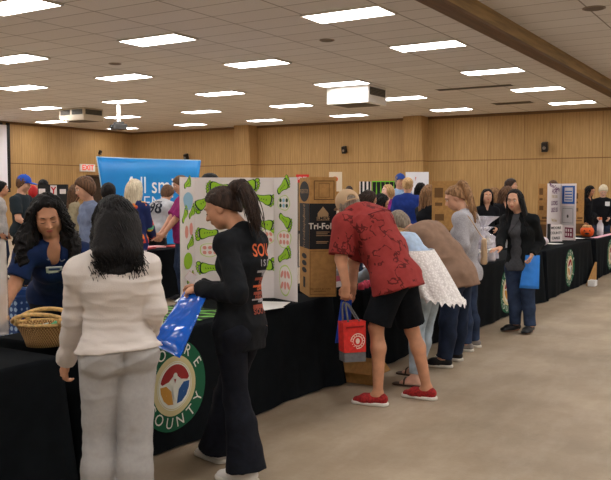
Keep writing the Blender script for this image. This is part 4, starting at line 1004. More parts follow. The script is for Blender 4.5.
# ---------------------------------------------------------------- tables draped to the floor in black cloth
TH = .745
m_table = M('table_plastic', (196, 192, 184), .5); m_leg = M('table_leg_steel', (70, 70, 72), .4, metal=.6)
m_cloth = M('black_tablecloth', (19, 22, 25), .95, .08, 14, bump=.08, bscale=160, spec=.06)
def ripple(p, z, seed, amp):
    d = max(0.0, (TH - .04 - z) / TH)
    a = .55 * SIN(p * 9.0 + seed) + .3 * SIN(p * 21 + seed * 2.3 + 1.2 * d) + .35 * SIN(p * 4.1 + seed * .7)
    return amp * a * d ** .8
def tablecloth(c, L, W, label, seed=0.0, amp=.018, group=None, along='y', corner=.05, drop=.012, name='tablecloth'):
    """c = centre; L along the row, W deep; skirts on four sides to the floor"""
    hx, hy = (W / 2, L / 2) if along == 'y' else (L / 2, W / 2)
    per = []; N = 44; rc = .03
    def side(p0, p1, n, nx, ny):
        for i in range(n):
            t = i / n; per.append((lerp(p0[0], p1[0], t), lerp(p0[1], p1[1], t), nx, ny, t))
    side((-hx, -hy), (hx, -hy), N, 0, -1); side((hx, -hy), (hx, hy), N * 3, 1, 0); side((hx, hy), (-hx, hy), N, 0, 1); side((-hx, hy), (-hx, -hy), N * 3, -1, 0)
    zs = [TH, TH - .004, TH - .02, TH - .06, .62, .5, .38, .26, .14, .06, drop]; vs = []
    lenp = 0; prev = None
    for j, z in enumerate(zs):
        lenp = 0
        for i, (x, y, nx, ny, t) in enumerate(per):
            p = (y if nx else x) + (nx + 2 * ny) * 1.7
            o_ = ripple(p, z, seed, amp) + {0: -.012, 1: -.003}.get(j, .004)
            dd = max(0, (TH - .05 - z) / TH)
            # corners swing out towards the floor
            tc_ = min(t, 1 - t) * (2 * hy if nx else 2 * hx); cc = corner * dd * math.exp(-(tc_ / .10) ** 2)
            ox, oy = nx * (o_ + cc), ny * (o_ + cc)
            if t < 1e-6:      # true corner: move along both normals
                q_ = per[i - 1]; ox, oy = (nx + q_[2]) * (o_ * .5 + corner * dd + .004), (ny + q_[3]) * (o_ * .5 + corner * dd + .004)
            vs.append((c[0] + x + ox, c[1] + y + oy, z + .001))
    n = len(per); fs = [(j * n + i, (j + 1) * n + i, (j + 1) * n + (i + 1) % n, j * n + (i + 1) % n) for j in range(len(zs) - 1) for i in range(n)]
    fs.append(tuple(range(n)))
    o = build(name, vs, fs, m_cloth, smooth=True, org=(c[0], c[1], drop))
    for p_ in o.data.polygons[-1:]: p_.use_smooth = False
    return tag(o, label, 'tablecloth', group)
ROW = [(-3.25, 1.66, 2.36, 'vendor'), (-3.25, 4.35, 2.68, 'emblem'), (-3.20, 7.31, 2.38, 'c'), (-3.14, 10.15, 2.85, 'd'), (-3.12, 13.20, 2.95, 'e'), (-3.12, 16.55, 3.0, 'f')]
RL = ['black tablecloth under the wicker basket', 'black tablecloth with the large round emblem and foot board on it', 'black tablecloth behind the bending people',
      'black tablecloth behind the walking woman with a half hidden emblem', 'black tablecloth with round emblem below the white display board', 'black tablecloth at the far right end of the row']
cl = []
for i, (xf, yc, L, k) in enumerate(ROW):
    c = (xf - .39, yc)
    cl.append(tablecloth(c, L, .77, RL[i], seed=i * 1.7 + .4, amp=.020 if k in ('emblem', 'd', 'e', 'f') else .022, corner=.10 if i == 1 else .06))

# round emblem: green ring with white lettering, cream disc and a three-coloured figure
m_eg = M('emblem_green', (24, 92, 62), .8); m_ec = M('emblem_cream', (206, 194, 146), .8); m_ew = M('emblem_white', (226, 226, 214), .8)
m_er = M('emblem_red', (150, 44, 42), .8); m_eo = M('emblem_gold', (196, 142, 62), .8); m_eb = M('emblem_blue', (44, 84, 138), .8)
def emblem(cloth, y, z, R=.285):
    bv = bvh_of(cloth); n = V(1, 0, 0); O = V(-3.05, y, z)
    def on(pts, lift): return drape(np.array([O + V(0, p[0], p[1]) for p in pts]), n, bv, lift, .5)
    def disc(r0, r1, lift, mat, name, parent, sx=1.0):
        k, m = 48, 5; vs = [(math.cos(a) * (r0 + (r1 - r0) * j / (m - 1)) * sx, math.sin(a) * (r0 + (r1 - r0) * j / (m - 1))) for j in range(m) for a in np.linspace(0, 2 * math.pi, k, endpoint=False)]
        fs = [(j * k + i, j * k + (i + 1) % k, (j + 1) * k + (i + 1) % k, (j + 1) * k + i) for j in range(m - 1) for i in range(k)]
        return build(name, on(vs, lift), fs, mat, parent, True)
    e = disc(.001, R, .004, m_eg, 'emblem', cloth)
    disc(.001, R * .66, .007, m_ec, 'disc', e); disc(R * .52, R * .535, .009, m_ew, 'ring', e); disc(.001, R * .50, .0085, m_ew, 'disc', e)
    def shape(pts, mat, lift=.011, name='figure'):
        # subdivided fan so it follows the cloth
        pts = [V(p[0] * R, p[1] * R) for p in pts]; cen = sum(pts) / len(pts); k = len(pts); vs = []
        for j in (0.02, .5, 1): vs += [lerp(cen, p, j) for p in pts]
        build(name, on(vs, lift), [(j * k + i, j * k + (i + 1) % k, (j + 1) * k + (i + 1) % k, (j + 1) * k + i) for j in (0, 1) for i in range(k)], mat, e)
    arc = [(math.cos(a) * .47, math.sin(a) * .47) for a in np.linspace(.28, math.pi - .28, 16)]
    shape([(.40, .08), *arc, (-.40, .08), (-.2, .12), (-.06, .22), (0, .05), (.06, .22), (.2, .12)], m_er)
    shape([(-.46, .04), (-.28, .04), (-.12, -.10), (-.06, -.40), (-.22, -.38), (-.36, -.26), (-.44, -.10)], m_eo)
    shape([(.46, .04), (.28, .04), (.12, -.10), (.06, -.40), (.22, -.38), (.36, -.26), (.44, -.10)], m_eb)
    shape([(-.30, .12), (-.10, -.02), (0, -.38), (.10, -.02), (.30, .12), (.12, .02), (.04, -.10), (-.04, -.10), (-.12, .02)], m_ew, .013)
    shape([(math.cos(a) * .07, .22 + math.sin(a) * .07) for a in np.linspace(0, 6.28, 14, endpoint=False)], m_ew, .013)
    def arc_text(w, rr, a0, a1, flip):
        for i, ch in enumerate(w):
            a = math.radians(a0 + (a1 - a0) * i / (len(w) - 1)); u = V(-SIN(a), COS(a)); v_ = V(COS(a), SIN(a))
            if flip: u, v_ = u, v_
            else: u, v_ = -u, -v_
            # upright letter frame: ux along reading direction, uy outwards (top) or inwards (bottom)
            if flip: ux, uy = V(0, -u[0], -u[1]), V(0, v_[0], v_[1])
            else: ux, uy = V(0, -u[0], -u[1]), V(0, v_[0], v_[1])
            OO = O + V(0, COS(a) * rr, SIN(a) * rr)
            vs, fs = text_mesh(ch, R * .345, 'CENTER', 0.0)
            if len(vs): build('letter', drape(OO + vs[:, :1] * ux + vs[:, 1:2] * uy, n, bv, .010, .5), fs, m_ew, e)
    arc_text('MOORE', R * .82, 150, 30, True); arc_text('COUNTY', R * .82, 208, 332, False)
    return e
emblem(cl[1], 3.72, .405); emblem(cl[3], 10.0, .345, .29); emblem(cl[4], 13.15, .38, .30); emblem(cl[5], 16.40, .38, .30)

# second row of draped tables across the hall, and the one by the left wall
for c, L, lab, sd in (((-8.40, 9.4), 2.3, 'black tablecloth with red papers in front of the blue banner', 4.1), ((-9.9, 5.9), 2.2, 'dark tablecloth with blue crate in front of man in blue cap', 7.7)):
    tablecloth(c, L, .77, lab, seed=sd)

# ---------------------------------------------------------------- people further back
def col(n, c, var=.06): return M(n, c, .88, var, 18, spec=.12)
K_BLACK = M('black_top', (22, 23, 27), .88, .08, 18, spec=.12)
def crowd(label, px, D, ytop, phi, top, hair, skin='light', H=None, bottom=None, hat=None, face=True, group=None, ground=None, **kw):
    lean = kw.get('lean', 0)
    H = H or (zat(px, ytop, D) - .0) / (1 - .12 * (lean / 30)); b = base_at(px, D)
    male = kw.pop('male', False); fat = kw.pop('fat', 1.0)
    J = pose(b, yaw_cam(px, phi), H, male=male, **kw)
    t = dict(g=.014, hem=.12, fold=.008); t.update(top)
    if hair.get('kind') == 'long': t.setdefault('vneck', True)
    bt = dict(mat=m_darkjeans, knee=.066, hem=.060); bt.update(bottom or {})
    o = person(label, J, D, skin, top=t, bottom=bt, shoes=dict(mat=m_black_shoe), hair=hair, face=face, v=.0115 if D < 11 else .0135, fat=fat, group=group)
    if hat: cap_hat(o, hat)
    return o
o = crowd('man in blue cap and dark T-shirt with green print at left table', 22, 12.9, 177, 62, dict(mat=M('dark_tee', (30, 40, 46), .9, .05), sleeve=.75), dict(kind='short', color='brown'), male=True, hat=M('blue_cap', (28, 78, 180), .7), hp=15,
    wR=(.20, .30, 1.02), wL=(-.16, .34, .98))
bv_ = bvh_of(o['top']); J = o['J']; up_, w_, wh_, fr_ = torso_axes(J)
text_on('print', 'O', .20, J['ch'] + fr_ * .12 - up_ * .02, w_ * -1 * -1, up_, M('print_green', (40, 130, 70), .8), o['top'], fat=.012, bvh=bv_, lift=.006)
text_on('print', 'GREEN', .055, J['ch'] + fr_ * .12 - up_ * .02, w_, up_, M('print_white', (220, 226, 220), .8), o['top'], bvh=bv_, lift=.009)
crowd('person in pale grey top cut off by the left edge', 0, 14, 183, 80, dict(mat=col('pale_grey_top', (186, 180, 176))), dict(kind='short', color='black'), 'tan')
crowd('long haired person in khaki top between the dark stand and vest wearer', 75, 13, 186, 95, dict(mat=col('khaki_top', (150, 138, 112))), dict(kind='long', color='brown', length=.22))
crowd('person in grey blue sweater with navy collar and short brown hair', 90, 9.4, 180, -70, dict(mat=col('grey_blue_sweater', (116, 128, 156))), dict(kind='short', color='brown', g=.022), hp=18)
o = None
crowd('person with dark curly hair beside the blue banner edge', 109, 12.6, 186, 175, dict(mat=K_BLACK), dict(kind='short', color='black', g=.035, line=.05), 'tan', face=False)
m_rain, q = newmat('rainbow_knit', .9, .1)
x, y, z = q.sep(q.tc.outputs['Object']); fz = q.math('FRACT', q.math('MULTIPLY', z, 2.35))
q.put(q.ramp(fz, [(0, (36, 44, 96)), (.10, (36, 44, 96)), (.16, (206, 74, 62)), (.30, (232, 130, 62)), (.44, (236, 190, 74)), (.56, (96, 166, 120)), (.70, (224, 96, 96)), (.84, (240, 168, 96)), (.93, (60, 64, 120))], 'CONSTANT'), q.b.inputs['Base Color'])
o = crowd('white haired woman in rainbow striped cardigan by the blue banner', 133.5, 10.8, 182, 150, dict(mat=m_rain, g=.022), dict(kind='long', color='white', length=.20, wide=.09, curl=.008, g=.018), 'fair', hp=20, wR=(.10, .34, 1.0), wL=(-.12, .30, 1.0), bottom=dict(mat=M('pale_lilac_trousers', (190, 176, 196), .9)))
J = o['J']; vest = torso_prims(J, .030, 1.0); up_, w_, wh_, fr_ = torso_axes(J)
vest += arm_prims(J, 'R', .026, .026, 'w', True); vest.append(cut(J['nk'] + w_ * .07, -w_)); vest.append(cut(J['pv'] - up_ * .05, -up_))
sdf_obj('navy_side', vest, .012, M('navy_knit', (30, 42, 92), .9), o['root'], folds(.006))
o = crowd('person in grey number jersey leaning over table at blue banner', 158, 13.7, 185, 138, dict(mat=col('grey_jersey', (178, 178, 182), .03), sleeve=.8, g=.03), dict(kind='short', color='brown', g=.022, line=.04), H=1.74, male=True, lean=24, hp=25, wR=(.2, .60, 1.0), wL=(-.1, .62, .98), fat=1.1, bottom=dict(mat=M('black_jean', (28, 30, 36), .9)))
J = o['J']; bv_ = bvh_of(o['top']); up_, w_, wh_, fr_ = torso_axes(J)
text_on('number', '98', .25, lerp(J['nk'], J['pv'], .38) - fr_ * .1 + w_ * .03, w_, up_, M('jersey_number', (36, 40, 52), .8), o['top'], fat=.006, bvh=bv_, lift=.006)
text_on('lettering', 'LAMB', .075, lerp(J['nk'], J['pv'], .12) - fr_ * .1, w_, up_, MATS['jersey_number'], o['top'], fat=.002, bvh=bv_, lift=.006)
crowd('person in magenta T-shirt and jeans half hidden by the foot board', 185, 11.7, 178, -75, dict(mat=col('magenta_tee', (142, 44, 104)), sleeve=.8, g=.028), dict(kind='short', color='brown'), male=True, hp=20, wL=(-.05, .34, .98), wR=(.05, .36, .98), fat=1.15, bottom=dict(mat=m_jeans))
crowd('dark haired person whose crown shows above the foot board', 212, 8.4, 177, -170, dict(mat=K_BLACK), dict(kind='short', color='black', g=.02), male=True, hy=20)
crowd('dark haired person in black behind the brown display board', 364, 9.6, 193, 100, dict(mat=K_BLACK), dict(kind='long', color='dark', length=.2), 'tan', hp=30)
crowd('black haired person bent down behind the beige cap', 377, 10.4, 196, 95, dict(mat=K_BLACK), dict(kind='long', color='black', length=.3), 'tan', hp=30)
crowd('small distant person with a hair bun before the panelled wall', 349, 19, 187, 180, dict(mat=K_BLACK), dict(kind='bun', color='dark'), face=False)
crowd('blonde woman in purple T-shirt standing by man in blue cap', 389, 15.2, 186, -25, dict(mat=col('purple_tee', (136, 44, 116)), sleeve=.8, g=.02), dict(kind='long', color='blonde', length=.18), 'fair', hy=-40, fat=1.1)
crowd('bearded man in blue cap and light blue shirt near the white board', 399, 16.5, 175.5, 20, dict(mat=col('light_blue_shirt', (150, 178, 214))), dict(kind='short', color='grey'), male=True, hat=M('royal_cap', (40, 72, 150), .7))
crowd('woman in royal blue jacket seen from behind near the white board', 407, 13.6, 179, 172, dict(mat=col('royal_jacket', (34, 54, 122)), g=.03), dict(kind='bun', color='blonde', tie=(0, -.1, .03)), face=False, fat=1.1)
crowd('dark haired person beside the royal blue jacket', 419, 17, 184, 100, dict(mat=K_BLACK), dict(kind='long', color='black', length=.2), 'tan')
crowd('woman in black with very long light brown hair beside cardboard display', 427, 11.1, 187, 130, dict(mat=K_BLACK), dict(kind='long', color='light_brown', length=.42, curl=.01, n=110), hp=10, wR=(.12, .3, 1.0), wL=(-.12, .3, 1.0))
crowd('smiling woman with long dark hair in black behind the gift baskets', 486, 13.1, 190.5, 12, dict(mat=K_BLACK), dict(kind='long', color='black', length=.3), 'light', wR=(.12, .2, 1.0), wL=(-.12, .2, 1.0))
crowd('brown haired woman in black bending beside the gift baskets', 499, 13.6, 193, 50, dict(mat=K_BLACK), dict(kind='long', color='brown', length=.3), 'light', lean=12, hp=30, wR=(.12, .3, 1.0), wL=(-.12, .3, 1.0), H=1.68)
crowd('person with light brown hair partly behind the two women in black', 495, 15.0, 189, -80, dict(mat=K_BLACK), dict(kind='long', color='light_brown', length=.3))
crowd('dark haired man in blue shirt behind the walking woman', 508, 15.8, 180.5, 70, dict(mat=col('blue_shirt', (38, 62, 118))), dict(kind='short', color='dark', g=.018), male=True)
crowd('person whose hair shows over the white display board', 552, 18.0, 182, 0, dict(mat=K_BLACK), dict(kind='short', color='brown', g=.02))
crowd('dark haired woman in black at the right end of the hall', 587, 19.5, 187, 60, dict(mat=K_BLACK), dict(kind='long', color='black', length=.3), 'tan', hp=25)
o = crowd('pale haired woman in black with a badge behind the last table', 602, 18.6, 186.5, 5, dict(mat=K_BLACK), dict(kind='short', color='white', g=.02), 'fair', hp=40, wR=(.12, .26, 1.0), wL=(-.12, .26, 1.0), fat=1.1)
J = o['J']; up_, w_, wh_, fr_ = torso_axes(J)
MB().obox(drape([J['ch'] + w_ * -.09 + up_ * .04], fr_, bvh_of(o['top']), .012)[0], w_ * .05, fr_ * .004, up_ * .05).build('badge', MATS['badge_white'], o['root'])
crowd('dark haired person behind the black logo stand', 44, 15.5, 181, 170, dict(mat=K_BLACK), dict(kind='short', color='black'), face=False)
# ---------------------------------------------------------------- boards
m_white = M('foam_board_white', (232, 222, 220), .8); m_kraft = M('kraft_cardboard', (176, 132, 78), .85, .05, 30, bump=.05); m_kprint = M('kraft_print_dark', (112, 80, 46), .85); m_kblack = M('board_print_black', (30, 30, 32), .7); m_ktext = M('kraft_text', (170, 140, 104), .8)
class Panel:
    """upright board panel from p0 to p1 (left to right as its printed side is read)"""
    def __init__(s, p0, p1, z0, z1, mat, parent, th=.006, name='panel', backmat=None):
        s.p0, s.p1 = V(p0[0], p0[1], 0), V(p1[0], p1[1], 0); s.u = unit(s.p1 - s.p0); s.n = np.cross(s.u, V(0, 0, 1)); s.L = np.linalg.norm(s.p1 - s.p0); s.z0, s.H = z0, z1 - z0
        c = (s.p0 + s.p1) / 2 + V(0, 0, (z0 + z1) / 2) - s.n * th / 2
        s.o = MB().obox(c, s.u * s.L / 2, s.n * th / 2, V(0, 0, s.H / 2)).build(name, mat, parent)
    def at(s, u, v, lift=.0): return s.p0 + s.u * u * s.L + V(0, 0, s.z0 + v * s.H) + s.n * lift
    def uv(s, px, py):
        r = ray(px, py); t = ((s.p0 - C0) @ s.n) / (r @ s.n); p = C0 + r * t
        return ((p - s.p0) @ s.u) / s.L, (p[2] - s.z0) / s.H
    def shape(s, pts, mat, lift=.0015, name='print', parent=None):
        v = [s.p0 + s.u * x + V(0, 0, s.z0 + y) + s.n * lift for x, y in pts]
        return MB().poly(v, s.n * .0008).build(name, mat, parent or s.o)
    def rect(s, u0, v0, u1, v1, mat, lift=.0015, name='print', parent=None):
        return s.shape([(u0 * s.L, v0 * s.H), (u1 * s.L, v0 * s.H), (u1 * s.L, v1 * s.H), (u0 * s.L, v1 * s.H)], mat, lift, name, parent)
    def frame(s, u0, v0, u1, v1, w, mat, name='print', parent=None):
        mb = MB(); L, H = s.L, s.H
        for a in (((u0 * L, v0 * H), (u1 * L, v0 * H + w)), ((u0 * L, v1 * H - w), (u1 * L, v1 * H)), ((u0 * L, v0 * H), (u0 * L + w, v1 * H)), ((u1 * L - w, v0 * H), (u1 * L, v1 * H))):
            (x0, y0), (x1, y1) = a; mb.poly([s.p0 + s.u * x + V(0, 0, s.z0 + y) + s.n * .0025 for x, y in ((x0, y0), (x1, y0), (x1, y1), (x0, y1))], s.n * .0008)
        return mb.build(name, mat, parent or s.o)
    def text(s, t, size, u, v, mat, sx=1.0, vertical=False, parent=None, fat=.0, lift=.003, tilt=0.0, name='lettering'):
        ux, uy = (V(0, 0, 1), -s.u) if vertical else (s.u, V(0, 0, 1))
        if tilt: a = math.radians(tilt); ux, uy = ux * COS(a) + uy * SIN(a), uy * COS(a) - ux * SIN(a)
        return text_on(name, t, size, s.at(u, v), ux, uy, mat, parent or s.o, fat=fat, lift=lift, sx=sx)
TZ = TH + .004
def ov(cx, cy, a, b, n=20, rot=0, wob=0.0, seed=0):
    out = []
    for i in range(n):
        t = 2 * math.pi * i / n; k = 1 + wob * SIN(3 * t + seed) + wob * .6 * SIN(5 * t + 2 * seed)
        x, y = a * k * COS(t), b * k * SIN(t); out.append((cx + x * COS(rot) - y * SIN(rot), cy + x * SIN(rot) + y * COS(rot)))
    return out
m_fg = M('foot_green', (158, 204, 48), .7); m_fo = M('foot_outline', (40, 74, 30), .7); m_fp = M('foot_pink', (226, 150, 140), .7); m_cloud = M('cutout_rim', (196, 214, 130), .7); m_paperw = M('cutout_paper', (238, 228, 222), .7); m_sky = M('cutout_blue', (150, 190, 216), .7)
def foot(P_, px, py, rot, L=.125, mir=1):
    u, v = P_.uv(px, py); cx, cy = u * P_.L, v * P_.H; r = math.radians(rot)
    sole = [(-.50, 0), (-.47, .09), (-.38, .13), (-.20, .13), (.0, .15), (.18, .20), (.32, .23), (.42, .17), (.44, 0), (.42, -.16), (.32, -.22), (.16, -.20), (.0, -.13), (-.2, -.10), (-.38, -.12), (-.47, -.09)]
    def T(p, g=1.0): x, y = p[0] * L * g, p[1] * L * mir * g * 1.22; return (cx + x * COS(r) - y * SIN(r), cy + x * SIN(r) + y * COS(r))
    mb = MB(); mi = MB()
    def add(m, pts, lift): m.poly([P_.p0 + P_.u * x + V(0, 0, P_.z0 + y) + P_.n * lift for x, y in pts], P_.n * .0008)
    add(mb, [T(p, 1.10) for p in sole], .0015); add(mi, [T(p, .93) for p in sole], .0028)
    for (tx, ty, tr) in ((.53, .20, .10), (.59, .075, .070), (.58, -.035, .064), (.54, -.135, .058), (.46, -.225, .052)):
        q = T((tx, ty)); add(mb, ov(q[0], q[1], tr * L * 1.35, tr * L * 1.2, 10), .0015); add(mi, ov(q[0], q[1], tr * L * .95, tr * L * .85, 10), .0028)
    o = mb.build('foot_drawing', m_fo, P_.o); mi.build('fill', m_fg, o)
    w = MB()
    for k in range(4):
        x = -.26 + k * .13; a, b = T((x, -.03)), T((x + .07, .045)); d = T((x + .05, -.04))
        add(w, [a, d, b], .0038)
    w.build('scribble', m_fo, o)
def cloud(P_, px, py, a, b, inner='pink', seed=1):
    u, v = P_.uv(px, py); cx, cy = u * P_.L, v * P_.H
    o = P_.shape(ov(cx, cy, a, b, 26, 0, .05, seed), m_cloud, .0015, 'picture_cutout'); P_.shape(ov(cx, cy, a * .9, b * .9, 26, 0, .05, seed), m_paperw, .0026, 'picture', o)
    for i in range(3):
        for j in range(2 if b > .04 else 1):
            P_.shape(ov(cx + (i - 1) * a * .5, cy + (j - .5) * b * .7 * (b > .04), a * .19, b * .26, 12, .5 * (i - 1)), m_fp if inner == 'pink' else (m_sky if i % 2 else MATS['foot_outline']), .0036, 'figure', o)
t = thing('trifold_board', 'white tri-fold display board decorated with green foot drawings', 'display board', (-3.7, 5.0, TZ))
A_, B_, C_, D_ = (-3.286, 5.194), (-3.578, 5.309), (-4.06, 4.91), (-3.96, 4.62)
wr = Panel(B_, A_, TZ, TZ + .965, m_white, t, name='wing'); ce = Panel(C_, B_, TZ, TZ + .965, m_white, t, name='centre_panel'); wl = Panel(D_, C_, TZ, TZ + .965, m_white, t, name='wing')
for px, py, rot, mir in ((219, 187, 180, 1), (247, 185, 0, 1), (204, 202, 215, 1), (263, 199, -12, 1), (208, 233, 185, 1), (264, 224, -15, -1), (209, 268, 180, -1), (264, 266, 10, 1), (236, 205, 20, 1)): foot(ce, px, py, rot, .155, mir)
for px, py, rot, mir in ((283, 187, 32, 1), (285, 220, -28, -1), (284, 256, 28, 1)): foot(wr, px, py, rot, .16, mir)
for px, py, rot in ((187, 184, 20), (184.5, 216, 45), (191.5, 213, 30), (190, 244, 25), (190, 279, 15)): foot(wl, px, py, rot, .13)
cloud(ce, 210, 250, .085, .055); cloud(ce, 240, 240, .07, .05, seed=3); cloud(ce, 267, 237, .06, .065, seed=2); cloud(ce, 237, 280, .08, .05, seed=5)
cloud(wr, 284, 203, .085, .060, 'blue', seed=4); cloud(wr, 284.5, 239, .095, .072, seed=6); cloud(wr, 285.5, 280, .085, .125, seed=7)
u, v = wl.uv(188, 201); wl.shape(ov(u * wl.L, v * wl.H, .10, .07, 22, 0, .05), m_sky, .0015, 'picture_cutout')
u, v = wl.uv(188, 261); wl.shape(ov(u * wl.L, v * wl.H, .09, .065, 22), m_fg, .0015, 'picture_cutout')
for px, py in ((186.5, 232), (191, 229)): u, v = wl.uv(px, py); wl.shape(ov(u * wl.L, v * wl.H, .035, .05, 16), m_fp, .0015, 'picture_cutout')

def kraft_board(pa, pb, pc, label, z0=TZ, h=.972, full=True):
    """back of a brown tri-fold board: centre panel pa-pb, wing pb-pc"""
    t = thing('cardboard_display', label, 'display board', ((pa[0] + pc[0]) / 2, (pa[1] + pc[1]) / 2, z0))
    a = Panel(pa, pb, z0, z0 + h, m_kraft, t, name='centre_panel'); b = Panel(pb, pc, z0, z0 + h, m_kraft, t, name='wing')
    if full:
        a.rect(.0, .40, 1, .78, m_kblack, name='black_band'); b.rect(0, .40, 1, .78, m_kblack, name='black_band')
        a.shape(ov(a.L * .5, a.H * .88, .20, .085, 24), m_kblack, .002, 'oval_print'); a.text('PRESENTATION', .05, .5, .88, m_ktext, lift=.004)
        a.text('Tri-Fold', .12, .5, .47, m_ktext, vertical=True, sx=.36, lift=.004); a.text('Display', .12, .5, .60, m_ktext, vertical=True, sx=.36, lift=.004); a.text('Board', .12, .5, .715, m_ktext, vertical=True, sx=.36, lift=.004)
        for v_ in (.33, .27, .21): a.shape(ov(a.L * .5, a.H * v_, .10, .022, 16), m_kblack, .002, 'dot_print')
        a.shape([(a.L * .4, a.H * .06), (a.L * .6, a.H * .06), (a.L * .6, a.H * .15), (a.L * .4, a.H * .15)], m_kblack, .002, 'barcode')
        L, H = b.L, b.H
        b.frame(.16, .81, .92, .97, .006, M('kraft_print_line', (84, 58, 32), .85), 'diagram'); b.frame(.34, .83, .74, .95, .004, m_kprint, 'diagram')
        b.shape([(L * .30, H * .665), (L * .30, H * .70), (L * .50, H * .755), (L * .70, H * .70), (L * .70, H * .665)], m_ktext, .0032, 'house_logo')
        b.shape([(L * .26, H * .640), (L * .74, H * .640), (L * .74, H * .672), (L * .26, H * .672)], m_ktext, .0040, 'house_logo'); b.text("ELMER'S", .036, .5, .656, m_kblack, lift=.0055, fat=.001)
        b.text('Tri-Fold', .068, .47, .59, M('print_white_bold', (226, 220, 208), .8), fat=.0016, lift=.004)
        for i, (v_, w) in enumerate(((.54, .5), (.525, .42), (.51, .55), (.46, .45), (.448, .4))): b.rect(.25, v_, .25 + w, v_ + .006, m_ktext, .004, 'text_line')
        b.frame(.02, .02, .98, .385, .003, m_kprint, 'outline'); b.rect(.16, .045, .62, .05, m_kprint, .003, 'text_line'); b.text('PROJECT BOARD', .022, .42, .065, m_kprint)
    else:
        b.rect(.08, .80, .36, .92, m_kprint, .003, 'diagram'); b.rect(.10, .70, .34, .74, m_kprint, .003, 'text_line'); b.rect(.10, .52, .40, .60, m_kprint, .003, 'diagram')
        b.rect(.30, .36, .86, .40, m_kprint, .003, 'text_line'); b.rect(.12, .31, .80, .335, m_kprint, .003, 'text_line')
        b.rect(.14, .04, .96, .26, m_kprint, .003, 'dark_print'); a.rect(.2, .4, .8, .7, m_kblack, .003, 'black_band')
    return t
ra = ray(300.5, 240); bq = V(-3.36, 5.50); rh = unit(V(ra[0], ra[1])) 
kraft_board((-3.64, 5.80), tuple(bq), (-3.19, 5.64), 'brown cardboard tri-fold board printed black, standing right of the foot board')
p1 = aX(432, 200, -3.75); rd_ = unit(p1 * V(1, 1, 0))
kraft_board(tuple((p1 + rd_ * .5)[:2]), tuple(p1[:2]), (p1[0] + .34, p1[1] + .12), 'brown cardboard display board behind the woman in grey sweatshirt', full=False, h=.98)
p = aD(538, 200, 14.6); rd_ = unit(p * V(1, 1, 0)); kraft_board(tuple((p + rd_ * .4)[:2]), tuple(p[:2]), (p[0] + .22, p[1] + .10), 'brown cardboard display board edge left of the white lettered board', h=1.0, full=False)
p = aD(578, 200, 15.6); kraft_board((p[0] - .15, p[1] + .0), (p[0] - .06, p[1] - .02), (p[0] + .10, p[1] + .08), 'narrow brown cardboard board edge right of the white lettered board', h=.90, full=False)

# white lettered board on the third table
t = thing('trifold_board', 'white display board with purple lettering and blue framed sheet', 'display board', (-3.6, 13.9, TZ))
q0, q1, q2 = aD(547.5, 200, 14.0), aD(561, 200, 14.45), aD(576, 200, 14.0)
pl = Panel(q0, q1, TZ, TZ + 1.0, m_white, t, name='wing'); pr_ = Panel(q1, q2, TZ, TZ + 1.0, m_white, t, name='centre_panel')
m_pur = M('letter_purple', (104, 50, 92), .8); m_tan = M('letter_tan', (198, 176, 140), .8); m_blue = M('sheet_blue', (40, 92, 170), .7); m_sheet = M('sheet_grey', (204, 200, 200), .7); m_mar = M('sheet_maroon', (124, 40, 66), .7)
for v_, tx, sz, mt, ti in ((.94, 'Moore County', .075, m_pur, -12), (.86, 'HOPE', .09, m_pur, 0), (.77, 'THE CARE', .055, m_tan, 0), (.65, 'LOOKS', .085, m_pur, 0), (.53, 'LIKE US', .085, m_pur, 0), (.35, 'help here', .06, m_tan, -6)): pl.text(tx, sz * 1.25, .5, v_, mt, tilt=ti, fat=.003, sx=.8)
pr_.rect(.08, .64, .92, .96, m_blue, name='blue_sheet'); pr_.rect(.24, .68, .80, .93, m_sheet, .003, 'sheet')
for k in range(4): pr_.rect(.28, .70 + k * .05, .76, .72 + k * .05, m_blue, .0045, 'text_line')
pr_.rect(.06, .26, .90, .60, m_sheet, name='grey_sheet'); pr_.frame(.14, .30, .82, .56, .006, MATS['projector_dark'], 'sheet_border'); pr_.shape(ov(pr_.L * .48, pr_.H * .42, .03, .03), MATS['projector_dark'], .003, 'seal')
pr_.rect(.30, .04, .86, .22, m_mar, name='maroon_sheet')
for i in range(3):
    for j in range(2): pr_.rect(.36 + i * .16, .07 + j * .075, .44 + i * .16, .12 + j * .075, m_white, .003, 'cell')
pq0, pq1 = aD(550, 200, 13.45), aD(563, 200, 13.55)
t = thing('table_sign', 'small white sign with dark text in a black stand before the lettered board', 'sign', (pq0[0], pq0[1], TZ))
ps = Panel(pq0, pq1, TZ + .014, TZ + .30, m_white, t, name='sheet')
for k, tx in enumerate(('MOORE', 'COUNTY', 'CARES')): ps.text(tx, .058, .5, .8 - k * .3, m_kblack, fat=.002)
MB().obox(ps.at(-.04, .53), ps.u * .02, ps.n * .02, V(0, 0, .15)).obox(ps.at(.5, -.02), ps.u * ps.L * .52, ps.n * .04, V(0, 0, .006)).build('stand', m_kblack, t)

